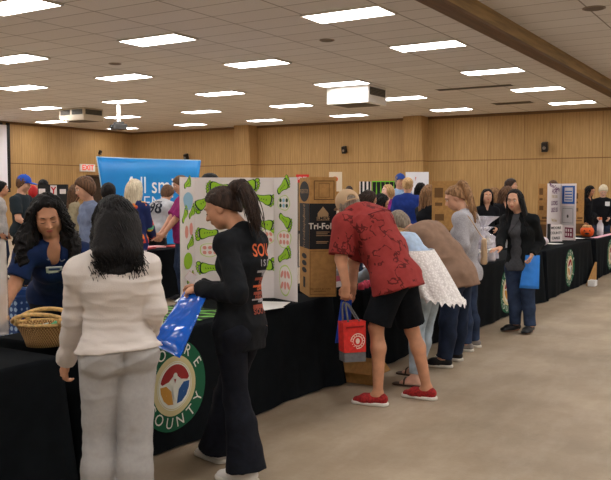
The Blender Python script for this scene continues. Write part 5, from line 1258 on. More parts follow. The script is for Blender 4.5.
# ---------------------------------------------------------------- blue banner behind
m_ban, q = newmat('banner_blue', .45, .4)
q.put(q.ramp(q.noise(q.tc.outputs['Object'], .5, 2), [(.3, (16, 128, 206)), (.7, (30, 150, 224))]), q.b.inputs['Base Color'])
t = thing('display_banner', 'curved bright blue pop-up banner with white lettering', 'banner', tuple(V(aD(150, 200, 15.6)[0], aD(150, 200, 15.6)[1], 0)))
bl0, bl1 = aD(107, 200, 14.8), aD(194, 200, 16.2); bu_ = unit((bl1 - bl0) * V(1, 1, 0)); bn_ = np.cross(bu_, V(0, 0, 1)); LB = np.linalg.norm((bl1 - bl0)[:2])
def ban(u, z): 
    s_ = LB * u + (z - 1.1) * .16 * (1 - 2 * u) * -1; b = -.22 * (4 * u * (1 - u)); p = V(bl0[0], bl0[1], z) + bu_ * s_ + bn_ * b; return p
nu, nz = 30, 8; vs = []
for sg in (0, 1):
    for i in range(nu):
        for j in range(nz):
            u = i / (nu - 1); z = .08 + (2.235 - .08) * j / (nz - 1); vs.append(ban(u, z) - bn_ * .05 * sg)
n1 = nu * nz; fs = grid_faces(nu, nz) + [tuple(reversed(q_)) for q_ in grid_faces(nu, nz, n1)]
fs += [(i * nz + nz - 1, (i + 1) * nz + nz - 1, n1 + (i + 1) * nz + nz - 1, n1 + i * nz + nz - 1) for i in range(nu - 1)] + [(j, j + 1, n1 + j + 1, n1 + j) for j in range(nz - 1)] + [((nu - 1) * nz + j + 1, (nu - 1) * nz + j, n1 + (nu - 1) * nz + j, n1 + (nu - 1) * nz + j + 1) for j in range(nz - 1)]
face_ = build('fabric_face', vs, fs, m_ban, t, True)
m_edge = M('banner_edge', (176, 206, 226), .4)
MB().tube([ban(u, 2.24) - bn_ * .025 for u in np.linspace(0, 1, 20)], .016, 8).tube([ban(0, z) - bn_ * .025 for z in np.linspace(.03, 2.24, 6)], .014, 8).tube([ban(1, z) - bn_ * .025 for z in np.linspace(.03, 2.24, 6)], .014, 8).build('frame_tube', m_edge, t, True)
MB().obox(ban(.15, .03) - bn_ * .03, bu_ * .12, bn_ * .14, V(0, 0, .025)).obox(ban(.85, .03) - bn_ * .03, bu_ * .12, bn_ * .14, V(0, 0, .025)).build('foot_plate', m_edge, t)
bvb = bvh_of(face_); m_bw = M('banner_white', (238, 244, 248), .5)
def bpt(px, py):
    r_ = ray(px, py); h_ = bvb.ray_cast(Vector(C0), Vector(r_)); return V(h_[0]) if h_[0] is not None else aD(px, py, 15)
text_on('lettering', 'full smile', .46, bpt(156, 186), bu_, V(0, 0, 1), m_bw, face_, fat=.002, bvh=bvb, lift=.008, sx=.80)
text_on('lettering', 'DENTAL', .36, bpt(161, 203), bu_, V(0, 0, 1), m_bw, face_, fat=-.004, bvh=bvb, lift=.008, sx=1.0)

# black stand with white logo cards, at the left
t = thing('logo_stand', 'low black stand with white cards and a red letter card', 'display stand', tuple(aD(53, 200, 15.0) * V(1, 1, 0)))
s0, s1 = aD(38, 200, 15.0), aD(67, 200, 14.8); bp_ = Panel(s0, s1, .0, 1.74, m_kblack, t, th=.05, name='panel')
bp_.rect(.03, .88, .26, .955, m_white, name='card'); cd = bp_.rect(.44, .875, .66, .99, m_white, name='card'); bp_.text('Y', .17, .55, .933, M('letter_red', (206, 40, 44), .6), fat=.006, parent=cd, lift=.006); bp_.rect(.76, .90, .97, .95, m_white, name='card')
t = thing('red_canister', 'small red rounded container beside the black logo stand', 'container', tuple(aD(33, 191, 13.6)))
p = aD(33, 191, 13.6)
MB().lathe(p - V(0, 0, .12), [(.05, 0), (.075, .02), (.08, .16), (.05, .20), (.03, .22)], 14).build('body', M('canister_red', (196, 44, 44), .5), t, True)
MB().tube([p + V(-.07, 0, .05), p + V(-.10, 0, .0), p + V(-.07, 0, -.06)], .012, 6).build('handle', MATS['canister_red'], t, True)
# it stands on a tall narrow plinth
tag(MB().box((p[0] - .12, p[1] - .12, 0), (p[0] + .12, p[1] + .12, p[2] - .12), .01).build('plinth', m_kblack), 'tall dark plinth under the small red container', 'plinth')

# far centre: striped and green hangings, white board, poster, red sign
def standpanel(name, label, cat, x0, x1, ytop, D, z0, mat, th=.04):
    a, b = aD(x0, 200, D), aD(x1, 200, D); t = thing(name, label, cat, tuple((a + b) / 2 * V(1, 1, 0)))
    p_ = Panel(a, b, z0, zat((x0 + x1) / 2, ytop, D), mat, t, th=th)
    if z0 > .1:
        for u_ in (.15, .85): MB().tube([p_.at(u_, .5, -.05), V(*(p_.at(u_, 0, -.05)[:2]), .01)], .015, 8).lathe(V(*(p_.at(u_, 0, -.05)[:2]), 0), [(.12, 0), (.12, .015)], 16).build('pole', m_leg, t)
    return t, p_
t, p_ = standpanel('striped_banner', 'black and white striped hanging before the panelled wall', 'banner', 359.5, 371, 181.5, 21, .6, m_white)
for k in range(3): p_.rect(.08 + k * .34, .0, .26 + k * .34, 1, m_kblack, .004, 'stripe')
t, p_ = standpanel('green_banner', 'bright green banner with black figures before the panelled wall', 'banner', 372, 398, 181, 21.3, .6, M('lime_green', (120, 204, 44), .7))
for k in range(6):
    x_ = (k + .5) / 6 * p_.L; sh_ = .55 + .3 * ((k * 37) % 5) / 5
    p_.shape([(x_ - .05, p_.H * .98), (x_ + .05, p_.H * .98), (x_ + .035, p_.H * sh_), (x_, p_.H * (sh_ - .08)), (x_ - .035, p_.H * sh_)], m_kblack, .004, 'figure')
p_.text('GREEN', .16, .30, .42, m_bw)
t, p_ = standpanel('white_board', 'plain white poster board standing behind the royal blue jacket', 'board', 405.5, 428.5, 172, 18.2, .9, M('poster_white', (246, 244, 250), .7), .02)
p_.shape([(p_.L * .4, p_.H * .9), (p_.L * .46, p_.H * .9), (p_.L * .43, p_.H * .82)], m_fp, .003, 'mark')
t, p_ = standpanel('poster_stand', 'cream poster with an orange shape beyond the brown display board', 'poster', 329, 342, 172, 18.0, .9, M('poster_cream', (230, 212, 186), .7), .02)
p_.shape(ov(p_.L * .45, p_.H * .86, .07, .06, 16), M('poster_orange', (222, 102, 54), .7), .004, 'figure'); p_.rect(.2, .3, .8, .62, MATS['kraft_cardboard'], .003, 'print')
t, p_ = standpanel('red_sign', 'small red sign with white letters above the board tops', 'sign', 296, 309, 174.5, 17.0, 1.80, M('sign_red', (208, 52, 44), .6), .02); p_.text('FREE', .085, .5, .5, m_bw, fat=.002, sx=1.0)

# ---------------------------------------------------------------- things on and under the near tables
def pxt(px, py, z=TZ): return aZ(px, py, z)
def wicker_mat():
    m, q = newmat('wicker', .6, .3)
    x, y, z = q.sep(q.tc.outputs['Object']); a = q.math('SINE', q.math('MULTIPLY', z, 300)); 
    ang = q.math('ARCTAN2', y, x); b = q.math('SINE', q.math('MULTIPLY', ang, 44)); w = q.math('MULTIPLY', a, b)
    q.put(q.ramp(q.math('MULTIPLY_ADD', w, .5, .5), [(.1, (140, 98, 52)), (.5, (196, 150, 92)), (.9, (222, 182, 124))]), q.b.inputs['Base Color']); q.bump(w, .8, .01); return m
m_wick = wicker_mat(); m_rim = M('wicker_rim', (214, 174, 112), .55, .1, 60, bump=.4, bscale=120)
bc_ = pxt(44, 346); bc_[2] = TZ + .002
t = thing('wicker_basket', 'wicker basket with two hand holes on the black table', 'basket', tuple(bc_)); t['label'] = 'wicker basket with a hooped handle on the black table'
bx, by = unit(R_), unit(np.cross(V(0, 0, 1), unit(R_))); n = 48
def bring(z, a, b, lift=0.0): return [bc_ + bx * a * COS(q_) + by * b * SIN(q_) + V(0, 0, z + lift * abs(COS(q_)) ** 3 ) for q_ in np.linspace(0, 2 * math.pi, n, endpoint=False)]
rows = [(0, .095, .070), (.035, .106, .080), (.07, .120, .090), (.10, .138, .100), (.125, .155, .108)]; vs = []
for (z_, a_, b_) in rows: vs += bring(z_, a_, b_)
for (z_, a_, b_) in rows[::-1]: vs += bring(max(z_, .012), a_ - .008, b_ - .008)
m2 = len(rows) * 2; fs = [(j * n + i, j * n + (i + 1) % n, (j + 1) * n + (i + 1) % n, (j + 1) * n + i) for j in range(m2 - 1) for i in range(n)] + [tuple(range(n))[::-1], tuple((m2 - 1) * n + k for k in range(n))]
build('woven_body', vs, fs, m_wick, t, True)
mb = MB(); rp_ = bring(.128, .157, .110); mb.tube(rp_ + [rp_[0]], .009, 8)
for sg in (-1, 1):      # hooped hand holds on both long sides
    arcp = [bc_ + bx * .160 * COS(a_) + by * sg * .110 * SIN(a_) ** .6 + V(0, 0, .128 + .062 * SIN(a_)) for a_ in np.linspace(.0, math.pi, 19)]
    mb.tube(arcp, .012, 8)
    for a_ in (.75, math.pi - .75): mb.tube([bc_ + bx * .157 * COS(a_) + by * sg * .110 * SIN(a_) + V(0, 0, .128), bc_ + bx * .160 * COS(a_) + by * sg * .110 * SIN(a_) ** .6 + V(0, 0, .128 + .06 * SIN(a_))], .016, 6)
mb.build('rim_and_hoops', m_rim, t, True)
for k in range(9):
    a_ = k * 2.4; c_ = bc_ + bx * .06 * COS(a_) + by * .05 * SIN(a_) + V(0, 0, .085 + .004 * k)
    o = MB().obox(c_, unit(V(COS(k), SIN(k), .3)) * .028, unit(V(-SIN(k), COS(k), .2)) * .018, V(0, 0, .004), .003).build('packet', M('packet_green', (40, 150, 86), .4) if k % 3 else M('packet_white', (226, 232, 226), .4)); tag(o, 'small green and white packet lying in the wicker basket', 'packet', 'packets in the basket')

# green and black zebra paper, loose papers
m_zeb, q = newmat('zebra_paper', .7, .2)
x, y, z = q.sep(q.tc.outputs['Object']); nn = q.noise(q.tc.outputs['Object'], 3.2, 2)
q.put(q.ramp(q.math('SINE', q.math('MULTIPLY_ADD', y, 62.0, q.math('MULTIPLY', nn, 20.0))), [(.0, (24, 44, 26)), (.38, (24, 44, 26)), (.42, (126, 196, 92)), (1, (134, 206, 96))], 'CONSTANT'), q.b.inputs['Base Color'])
def sheet(pts, mat, label, cat, name, th=.0015, z=TZ, group=None):
    pts = [V(p[0], p[1], z) for p in pts]; return tag(MB().poly(pts, V(0, 0, th)).build(name, mat), label, cat, group)
sheet([(-3.97, 3.2), (-3.36, 3.2), (-3.36, 4.56), (-3.97, 4.56)], m_zeb, 'green and black zebra striped paper laid on the emblem table', 'table paper', 'table_runner')
m_pap = M('white_paper', (232, 230, 228), .7)
def paper(px, py, w, h, rot, label, mat=None, z=TZ + .002, group=None, name='paper_sheet'):
    c_ = pxt(px, py, z); a_ = math.radians(rot); ux, uy = V(COS(a_), SIN(a_), 0), V(-SIN(a_), COS(a_), 0)
    return sheet([c_ + ux * i * w / 2 + uy * j * h / 2 for i, j in ((-1, -1), (1, -1), (1, 1), (-1, 1))], mat or m_pap, label, 'paper', name, .002, z, group)
paper(272, 304.5, .22, .30, 20, 'white sheet lying in front of the foot board wing'); paper(262, 308, .20, .26, -12, 'second white sheet overlapping nearer the girl in black', z=TZ + .005)
paper(187, 300, .16, .2, 30, 'white sheet on the zebra paper', z=TZ + .004)

# leaflet in the girl's hand
hb = (GJ['wL'] + GJ['wR']) / 2 + V(-.06, -.02, .04)
t = thing('leaflet', 'small pink and white leaflet held by the girl in black', 'leaflet', tuple(hb))
MB().obox(hb + V(0, 0, .02), V(-.020, -.009, .015), V(.009, .013, .020), unit(V(.4, -.5, .3)) * .001).build('page', M('leaflet_white', (236, 226, 226), .6), t); MB().obox(hb + V(-.004, .004, .024), V(-.018, -.008, .0135), V(.008, .012, .018), unit(V(.4, -.5, .3)) * .0022).build('pink_print', M('leaflet_pink', (220, 84, 104), .6), t)

# ---------------------------------------------------------------- bags
m_bluegloss = M('blue_film', (14, 98, 214), .16, .05, 6, spec=.9); m_bluefab = M('blue_bag', (44, 134, 232), .35, .04, 6, spec=.5)
def bag(name, label, tl, tr, br, bl, depth, mat, cat='bag', wr=.006, handle=None, seed=0, neck=None, n=26):
    """soft bag: front outline corners, puffed to its depth; neck squeezes the top"""
    tl, tr, br, bl = [V(p) for p in (tl, tr, br, bl)]; c_ = (tl + tr + br + bl) / 4
    nn_ = unit(np.cross(tr - tl, bl - tl)); vs = []
    for sg in (1, -1):
        for i in range(n):
            for j in range(n):
                u, v = i / (n - 1), j / (n - 1); p = lerp(lerp(tl, tr, u), lerp(bl, br, u), v)
                d_ = depth * (max(0, SIN(math.pi * u)) ** .45) * (.25 + .75 * v ** .6) * (1 - max(0, v - .92) / .08 * .75)
                nz_ = mnoise.noise(Vector(p * 14 + V(seed, 0, sg * 3))) + .6 * mnoise.noise(Vector(p * 31 + V(seed, 4, sg)))
                e_ = min(1, 6 * u * (1 - u)) * min(1, 7 * (1 - v) + .1)
                vs.append(p + nn_ * sg * (d_ / 2 + wr * nz_ * e_) )
    N_ = n * n; fs = grid_faces(n, n) + [tuple(reversed(q_)) for q_ in grid_faces(n, n, N_)]
    rim = [(i, 0) for i in range(n)] + [(n - 1, j) for j in range(1, n)] + [(i, n - 1) for i in range(n - 2, -1, -1)] + [(0, j) for j in range(n - 2, 0, -1)]
    ids = [i * n + j for i, j in rim]; fs += [(ids[k], ids[(k + 1) % len(ids)], N_ + ids[(k + 1) % len(ids)], N_ + ids[k]) for k in range(len(ids))]
    t = thing(name, label, cat, tuple((bl + br) / 2)); b = build('pouch', vs, fs, mat, t, True)
    if handle is not None:
        h, hm = handle
        MB().tube(bez([lerp(tl, tr, .28), lerp(lerp(tl, tr, .3), V(h), .8), V(h) + nn_ * .01, lerp(lerp(tl, tr, .7), V(h), .8), lerp(tl, tr, .72)], 14), .007, 6, flat=.6).build('handle', hm, t, True)
    return t, b, nn_
hL = GJ['wL'] + V(-.08, .01, -.015)
bag('shiny_bag', 'shiny blue bag hanging slanted from the hands of the girl in black', aY(184, 292, 3.50), aY(209, 291, 3.42), aY(180, 358, 3.16), aY(151, 344, 3.22), .07, m_bluegloss, wr=.012, seed=3)
bag('carrier_bag', 'bright blue bag carried by the walking woman in black jacket', aD(525, 255, 8.98), aD(540, 255, 8.92), aD(539, 289, 8.95), aD(519, 288, 9.0), .12, m_bluefab, handle=(BJ['wL'] + V(0, -.01, -.07), m_bluefab), wr=.006, seed=8)
hb = RJ['wL'] + V(-.03, 0, -.07)
bag('carrier_bag', 'blue bag hanging behind the red tote from the bending man', aY(341, 300, 5.28), aY(352, 300, 5.34), aY(350, 341, 5.40), aY(335, 343, 5.28), .07, M('deep_blue_bag', (20, 62, 168), .4, .05), handle=(hb, MATS['deep_blue_bag']), seed=5)
# red and grey tote
a_, b_, c_, d_ = aY(340.5, 322, 5.10), aY(363, 320, 5.24), aY(363, 360, 5.24), aY(342, 361, 5.10)
m_tote = M('tote_red', (204, 46, 40), .75, .06, 40); m_toteg = M('tote_grey', (96, 94, 96), .8, .06, 40)
t = thing('tote_bag', 'red and grey tote bag with white round logo held by the bending man', 'bag', tuple((c_ + d_) / 2))
un_ = unit(np.cross(b_ - a_, V(0, 0, 1))); dp = un_ * .05
def slab(z0, z1, mat, nm, g=0.0):
    p0, p1 = lerp(a_, d_, z0), lerp(b_, c_, z0); q0_, q1_ = lerp(a_, d_, z1), lerp(b_, c_, z1); uu = unit(p1 - p0) * g
    vs_ = [p0 - dp - uu, p1 - dp + uu, p1 + dp + uu, p0 + dp - uu, q0_ - dp * 1.1 - uu, q1_ - dp * 1.1 + uu, q1_ + dp * 1.1 + uu, q0_ + dp * 1.1 - uu]
    return build(nm, vs_, [(0, 3, 2, 1), (4, 5, 6, 7), (0, 1, 5, 4), (1, 2, 6, 5), (2, 3, 7, 6), (3, 0, 4, 7)], mat, t)
body_ = slab(0, .76, m_tote, 'pouch'); slab(.76, 1, m_toteg, 'base_panel'); 
MB().obox(lerp(lerp(a_, b_, .5), lerp(d_, c_, .5), .12) + un_ * .058, unit(b_ - a_) * .07, un_ * .002, V(0, 0, .006)).build('pocket_seam', M('tote_dark', (140, 28, 26), .8), t)
lc = lerp(lerp(a_, b_, .62), lerp(d_, c_, .62), .48) + un_ * .056; lx_ = unit(b_ - a_)
ring = MB()
for r0_, r1_ in ((.052, .058), (.034, .040)):
    k = 24; vv_ = [lc + lx_ * rr_ * COS(q_) + V(0, 0, 1) * rr_ * SIN(q_) for rr_ in (r0_, r1_) for q_ in np.linspace(0, 2 * math.pi, k, endpoint=False)]; ring.add(vv_, [(i, (i + 1) % k, k + (i + 1) % k, k + i) for i in range(k)])
ring.poly([lc + lx_ * .016 * COS(q_) + V(0, 0, .022) * SIN(q_) for q_ in np.linspace(0, 6.28, 10, endpoint=False)]).build('round_logo', M('logo_cream', (232, 204, 190), .7), body_)
for i in range(14):
    q_ = i * 2 * math.pi / 14; c0_ = lc + lx_ * .046 * COS(q_) + V(0, 0, 1) * .046 * SIN(q_); MB().obox(c0_, lx_ * .003, un_ * .0006, V(0, 0, .003)).build('round_logo', MATS['logo_cream'], body_)
for k_, (u0, u1) in enumerate(((.2, .8), (.25, .75))):
    of = un_ * (.04 if k_ else -.04); MB().tube(bez([lerp(a_, b_, u0) + of, lerp(lerp(a_, b_, u0), hb, .6) + of, hb, lerp(lerp(a_, b_, u1), hb, .6) + of, lerp(a_, b_, u1) + of], 14), .008, 6, flat=.5).build('handle', m_toteg, t, True)

# cardboard box on the floor between the tables
t = thing('cardboard_box', 'open brown cardboard box on the floor behind the tote bag', 'box', (-3.15, 6.06, 0))
x0, y0, x1, y1, h = -3.30, 5.83, -2.94, 6.00, .19; mb = MB()
mb.box((x0, y0, .004), (x1, y1, .012)).box((x0, y0, .012), (x0 + .006, y1, h)).box((x1 - .006, y0, .012), (x1, y1, h)).box((x0 + .006, y0, .012), (x1 - .006, y0 + .006, h)).box((x0 + .006, y1 - .006, .012), (x1 - .006, y1, h)).build('box_body', m_kraft, t)
MB().poly([(x1, y0, h), (x1, y1, h), (x1 + .07, y1, h - .08), (x1 + .07, y0, h - .08)], V(0, 0, .004)).build('flap', m_kraft, t); MB().poly([(x0, y0, h), (x1, y0, h), (x1, y0 - .06, h - .09), (x0, y0 - .06, h - .09)], V(0, 0, .004)).build('flap', m_kraft, t)
t = thing('cardboard_wedge', 'leaning brown cardboard piece at the far table end', 'cardboard', (-3.02, 13.9, 0))
MB().poly([(-3.06, 14.05, .003), (-3.06, 14.75, .003), (-3.06, 14.75, .36)], V(.03, 0, 0)).build('sheet', m_kraft, t); MB().box((-3.02, 14.0, .002), (-2.9, 14.2, .10), .01).build('carton', m_pap, t)

# clear bag held by the vendor and the blue crate behind
m_clear = bpy.data.materials.new('clear_plastic'); m_clear.use_nodes = True; nt = m_clear.node_tree; bs = nt.nodes['Principled BSDF']
bs.inputs['Base Color'].default_value = rgb((225, 215, 205)); bs.inputs['Roughness'].default_value = .12; bs.inputs['Alpha'].default_value = .5; bs.inputs['Specular IOR Level'].default_value = .8
MATS['clear_plastic'] = m_clear
t, b_, _ = bag('plastic_bag', 'crumpled clear plastic bag at the left table edge', aD(-16, 236, 4.55), aD(6, 240, 4.55), aD(9, 334, 4.45), aD(-16, 338, 4.45), .18, m_clear, wr=.03, seed=11)
for k, (px, py, c_) in enumerate(((-3, 300, (176, 128, 96)), (1, 318, (206, 170, 140)), (-6, 285, (150, 104, 80)))):
    p = aD(px, py, 4.48); o = sdf_obj('bread_roll', [ell(p, (.055, .04, .036))], .008, M('roll_%d' % k, c_, .7, .1, 20)); 
    tag(o, ('tan roll in the middle of the clear plastic bag', 'pale roll low in the clear plastic bag', 'brown roll high in the clear plastic bag')[k], 'bread', 'rolls in the clear bag')
m_crate, q = newmat('blue_lattice', .5, .4)
vor = q.n('ShaderNodeTexVoronoi'); vor.inputs['Scale'].default_value = 22; vor.inputs['Randomness'].default_value = 0; q.put(q.tc.outputs['Object'], vor.inputs['Vector'])
q.put(q.ramp(vor.outputs['Distance'], [(.26, (150, 176, 206)), (.34, (24, 62, 120))], 'CONSTANT'), q.b.inputs['Base Color'])
p = aD(16, 330, 5.9); t = thing('storage_crate', 'blue plastic crate with diamond pattern behind the vendor table', 'crate', (p[0], p[1], 0))
cx_, cy_ = p[0], p[1]
mb = MB(); mb.box((cx_ - .24, cy_ - .18, .02), (cx_ + .24, cy_ + .18, .05)).box((cx_ - .24, cy_ - .18, .05), (cx_ - .22, cy_ + .18, .86)).box((cx_ + .22, cy_ - .18, .05), (cx_ + .24, cy_ + .18, .86)).box((cx_ - .22, cy_ - .18, .05), (cx_ + .22, cy_ - .16, .86)).box((cx_ - .22, cy_ + .16, .05), (cx_ + .22, cy_ + .18, .86)).build('crate_body', m_crate, t)
MB().tube([(cx_ - .24, cy_ - .18, .86), (cx_ + .24, cy_ - .18, .86), (cx_ + .24, cy_ + .18, .86), (cx_ - .24, cy_ + .18, .86), (cx_ - .24, cy_ - .18, .86)], .014, 8).build('rim', M('crate_blue', (24, 62, 120), .5), t)

# ---------------------------------------------------------------- gift baskets and clutter
m_cello = bpy.data.materials.new('cellophane'); m_cello.use_nodes = True; bs = m_cello.node_tree.nodes['Principled BSDF']
bs.inputs['Base Color'].default_value = rgb((236, 232, 244)); bs.inputs['Roughness'].default_value = .08; bs.inputs['Alpha'].default_value = .42; bs.inputs['Specular IOR Level'].default_value = 1.0
MATS['cellophane'] = m_cello
def gift(c_, h, r_, label, bow, items, seed=0):
    c_ = V(c_); rnd = random.Random(seed); t = thing('gift_basket', label, 'gift basket', tuple(c_))
    MB().lathe(c_, [(r_ * .8, 0), (r_ * .95, .02), (r_, h * .22), (r_ * .93, h * .22), (r_ * .8, .03)], 22).build('tub', M('tub_white', (222, 218, 220), .5), t, True)
    for k in range(6):
        a = k * 1.05; q_ = c_ + V(COS(a), SIN(a), 0) * r_ * .5 + V(0, 0, h * (.24 + .03 * (k % 2)))
        MB().lathe(q_, [(.03, -.03), (.033, h * .10), (.014, h * .16), (.014, h * .20)], 10).build('gift_item', M('gift_%d' % (k % 4), items[k % len(items)], .5), t, True)
    m = 56; key = [(1.05, .01), (1.12, .18), (1.02, .36), (.72, .50), (.22, .60), (.16, .63), (.52, .76), (.95, .90)]; rows_ = []; vs = []
    for q_ in range(7):
        for t_ in (0, .33, .67): rows_.append((lerp(key[q_][0], key[q_ + 1][0], t_), lerp(key[q_][1], key[q_ + 1][1], t_)))
    rows_.append(key[-1])
    for j, (rr, z_) in enumerate(rows_):
        for i in range(m):
            a = 2 * math.pi * i / m; p_ = V(COS(a) * 2.2, SIN(a) * 2.2, z_ * 5 + seed * 3); k = 1 + (.16 if z_ < .6 else .30) * mnoise.noise(Vector(p_ * 1.7)) + .14 * mnoise.noise(Vector(p_ * 4.5)) + .08 * SIN(a * 11 + z_ * 6)
            vs.append(c_ + V(COS(a), SIN(a), 0) * r_ * rr * k + V(0, 0, h * z_ * (1 + (.05 * SIN(a * 9) if z_ > .95 else 0))))
    fs = [(j * m + i, j * m + (i + 1) % m, (j + 1) * m + (i + 1) % m, (j + 1) * m + i) for j in range(len(rows_) - 1) for i in range(m)]
    build('wrapping', vs, fs, m_cello, t, False)
    mb = MB(); k0 = c_ + V(0, 0, h * .615)
    for k in range(8):
        a = k * .785 + .2; d_ = V(COS(a), SIN(a), .25); mb.tube(bez([k0, k0 + d_ * r_ * .75 + V(0, 0, .05), k0 + d_ * r_ * .7 - V(0, 0, .03), k0], 9), .007, 5, flat=.4)
    mb.build('ribbon_bow', M('bow_' + label.split()[0], bow, .4), t, True)
p = pxt(489, 258); gift((-3.45, p[1] - .1, TZ), .60, .19, 'clear wrapped gift basket with white ribbon left of the walking woman', (236, 232, 238), [(240, 236, 232), (214, 196, 120), (196, 190, 214), (226, 226, 230)], 1)
gift((-3.72, p[1] - .55, TZ), .46, .16, 'lilac ribboned gift basket behind the grey sweatshirt sleeve', (196, 180, 216), [(240, 236, 232), (190, 170, 210)], 2)
gift((-3.68, p[1] + .55, TZ), .42, .15, 'silver wrapped gift basket nearest the walking woman hand', (206, 206, 214), [(232, 232, 232), (224, 160, 110)], 3)
gift((-3.60, 7.42, TZ), .64, .20, 'yellow bowed gift basket beyond the bending men', (232, 184, 92), [(226, 176, 80), (240, 220, 160)], 4)
for k, (dx, dy) in enumerate(((.0, 0), (-.12, .10), (-.04, .26), (-.16, .34))):
    c_ = V(-3.20 + dx * .2, p[1] - .45 + dy * 1.3 - .35, TZ); t = thing('storage_jar', None, 'jar', tuple(c_), 'clear lidded jars by the gift baskets'); t['label'] = 'clear lidded jar standing in front of the gift baskets'
    MB().lathe(c_, [(.045, 0), (.05, .01), (.05, .10), (.04, .12)], 16).build('jar_body', m_cello, t, True); MB().lathe(c_ + V(0, 0, .12), [(.046, 0), (.046, .02), (.03, .028)], 16).build('lid', m_pap, t, True); MB().lathe(c_ + V(0, 0, .006), [(.040, 0), (.042, .07)], 14).build('contents', M('jar_contents', (210, 200, 196), .8), t, True)
# small stacked packs beside the cardboard display and pink tulips-like tags
rnd = random.Random(4)
for k in range(6):
    x_, y_ = -3.55 - .14 * (k % 2), 6.20 + .17 * (k // 2); h_ = .05
    for j in range(1 + (5 - k) % 3):
        o = MB().box((x_ - .06, y_ - .07, TZ + j * .052), (x_ + .06, y_ + .07, TZ + j * .052 + .05), .006).build('supply_pack', M('pack_%d' % ((k + j) % 3), [(206, 196, 196), (180, 84, 100), (128, 120, 124)][(k + j) % 3], .5)); tag(o, 'small boxed pack stacked on the table beside the bending man', 'pack', 'packs beside the brown display board')
for k, (px, py) in enumerate(((341.5, 281.5), (352, 281), (357, 282))):
    c_ = pxt(px, py + 4); o = MB().lathe((-3.24 - .02 * k, 6.17 + .12 * k, TZ), [(.03, 0), (.028, .04), (.01, .07)], 10).build('pink_tag', M('hot_pink', (240, 90, 120), .5), smooth=True); tag(o, 'small hot pink item near the bending man hand', 'trinket', 'pink items by the bending man')
# table behind: red papers, blue cup
for k in range(7):
    x_, y_ = -8.15 - .09 * (k % 3), 8.5 + .31 * k; a_ = .3 * SIN(k * 2.1)
    o = MB().obox((x_, y_, TZ + .018 + .002 * (k % 2)), V(COS(a_), SIN(a_), 0) * .11, V(-SIN(a_), COS(a_), 0) * .13, V(0, 0, .012)).build('leaflet_pile', M('leaflet_red', (214, 84, 84), .6) if k % 2 else M('leaflet_rose', (236, 176, 176), .6)); tag(o, 'red and pink leaflets on the table by the blue banner', 'leaflets', 'leaflets by the blue banner')
c_ = aD(155, 238, 12.0); c_ = V(-8.13, 8.32, TZ); t = thing('blue_cup', 'blue plastic cup on the corner of the banner table', 'cup', tuple(c_)); MB().lathe(c_, [(.045, 0), (.065, .19), (.058, .19), (.04, .01)], 18).build('cup_body', m_bluefab, t, True); MB().lathe(c_ + V(0, 0, .185), [(.067, 0), (.067, .012)], 18).build('rim', m_bluefab, t, True)
# left table: blue crate, bottles, cups
c_ = V(-9.98, 5.35, TZ); t = thing('blue_tray', 'bright blue tray of supplies on the left table', 'tray', tuple(c_))
MB().box((c_[0] - .25, c_[1] - .3, TZ), (c_[0] + .25, c_[1] + .3, TZ + .02)).box((c_[0] + .23, c_[1] - .3, TZ + .02), (c_[0] + .25, c_[1] + .3, TZ + .16)).box((c_[0] - .25, c_[1] - .3, TZ + .02), (c_[0] - .23, c_[1] + .3, TZ + .16)).box((c_[0] - .23, c_[1] - .3, TZ + .02), (c_[0] + .23, c_[1] - .28, TZ + .16)).box((c_[0] - .23, c_[1] + .28, TZ + .02), (c_[0] + .23, c_[1] + .3, TZ + .16)).build('tray_body', m_bluefab, t)
for k in range(9):
    c_ = V(-9.59 - .05 * (k % 2), 4.95 + .20 * k, TZ); h_ = .22 if k in (3, 4, 6) else .12; t = thing('bottle' if h_ > .2 else 'cup', None, 'bottle' if h_ > .2 else 'cup', tuple(c_), 'bottles on the left table' if h_ > .2 else 'cups on the left table'); t['label'] = 'white and blue bottle on the left table' if h_ > .2 else 'small pale cup on the left table'
    MB().lathe(c_, [(.035, 0), (.038, .02), (.038, h_ * .65), (.015, h_ * .85), (.015, h_)] if h_ > .2 else [(.03, 0), (.045, h_), (.04, h_), (.027, .01)], 14).build('bottle_body' if h_ > .2 else 'cup_body', m_pap if k % 2 else M('bottle_blue', (120, 160, 200), .4), t, True)
    if h_ > .2: MB().lathe(c_ + V(0, 0, h_ - .03), [(.018, 0), (.018, .035)], 12).build('cap', MATS['canister_red'] if k == 4 else m_bluefab, t, True)
# far right table: pumpkin bucket, bottle, pink sheet; papers on the third table
c_ = aZ(589, 232.5, TZ); c_ = V(-3.46, 15.9, TZ); t = thing('pumpkin_bucket', 'orange pumpkin bucket with black face and brown treats', 'bucket', tuple(c_))
k = 28; rows_ = [(.08, 0), (.115, .03), (.13, .09), (.125, .14), (.10, .17), (.09, .17), (.09, .15)]; vs = [c_ + V(COS(a), SIN(a), 0) * r_ * (1 - .06 * abs(SIN(a * 5))) + V(0, 0, z_) for r_, z_ in rows_ for a in np.linspace(0, 2 * math.pi, k, endpoint=False)]
build('bucket_body', vs, [(j * k + i, j * k + (i + 1) % k, (j + 1) * k + (i + 1) % k, (j + 1) * k + i) for j in range(len(rows_) - 1) for i in range(k)] + [tuple((len(rows_) - 1) * k + i for i in range(k))], M('pumpkin_orange', (232, 96, 34), .45), t, True)
fd = unit(C0 * V(1, 1, 0) - c_ * V(1, 1, 0)); fs_ = np.cross(V(0, 0, 1), fd)
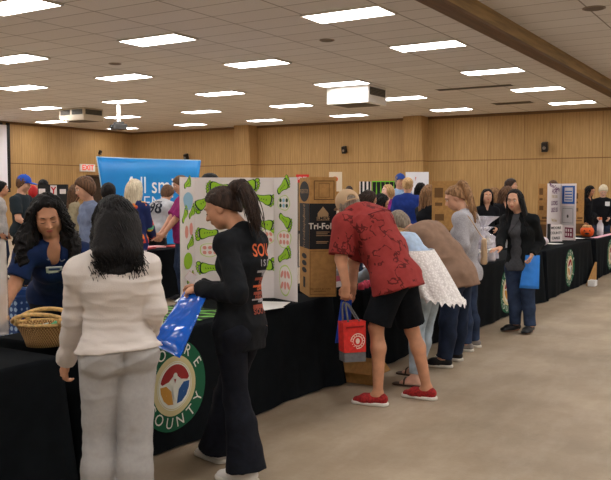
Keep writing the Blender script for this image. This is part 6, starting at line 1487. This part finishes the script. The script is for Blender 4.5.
for (a_, z_, pts) in ((-.06, .14, 3), (.06, .14, 3), (0, .07, 6)):
    cc_ = c_ + fd * .126 + fs_ * a_ * .8 + V(0, 0, z_ * .8); MB().poly([cc_ + fs_ * .025 * (2 if pts == 6 else 1) * COS(q_) + V(0, 0, .02) * SIN(q_) for q_ in np.linspace(math.pi / 2, math.pi / 2 + 2 * math.pi, pts, endpoint=False)], fd * .006).build('face_mark', m_kblack, t)
for i in range(5): a_ = i * 1.25; sdf_obj('treat', [ell(c_ + V(COS(a_) * .05, SIN(a_) * .05, .185), (.045, .04, .035))], .012, M('treat_tan', (196, 156, 110), .8), t)
c_ = V(-3.35, 16.55, TZ); t = thing('drink_bottle', 'clear bottle with orange cap beside the pumpkin bucket', 'bottle', tuple(c_)); MB().lathe(c_, [(.06, 0), (.065, .02), (.065, .20), (.03, .27), (.03, .30)], 16).build('bottle_body', m_cello, t, True); MB().lathe(c_ + V(0, 0, .005), [(.055, 0), (.055, .19)], 16).build('contents', m_pap, t, True); MB().lathe(c_ + V(0, 0, .30), [(.034, 0), (.03, .05)], 14).build('cap', M('cap_orange', (232, 130, 80), .5), t, True)
sheet([(-3.30, 15.4), (-3.16, 15.4), (-3.16, 17.6), (-3.30, 17.6)], M('pink_paper', (226, 170, 186), .7), 'pink paper strip along the last table', 'table paper', 'paper_strip')
for k, (px, py, w_, h_, ro) in enumerate(((563, 239, .35, .3, 10), (572, 237.5, .3, .4, 40), (551, 243, .3, .25, -20))): paper(px, py + .6, w_, h_, ro, ('white sheet in front of the lettered board', 'white sheet by the right foot of the lettered board', 'white sheet left of the small sign')[k], z=TZ + .002 + .003 * k)
c_ = pxt(541, 240); t = sdf_obj('crumpled_wrap', [ell(V(-3.42, 12.3, TZ + .095), (.16, .2, .065)), ell(V(-3.5, 12.6, TZ + .085), (.14, .16, .055))], .012, M('wrap_pinkish', (220, 206, 214), .5), post=folds(.02, (14, 14, 14)), org=(-3.44, 12.4, TZ)); tag(t, 'crumpled pale pink wrap beside the small sign', 'wrapping')
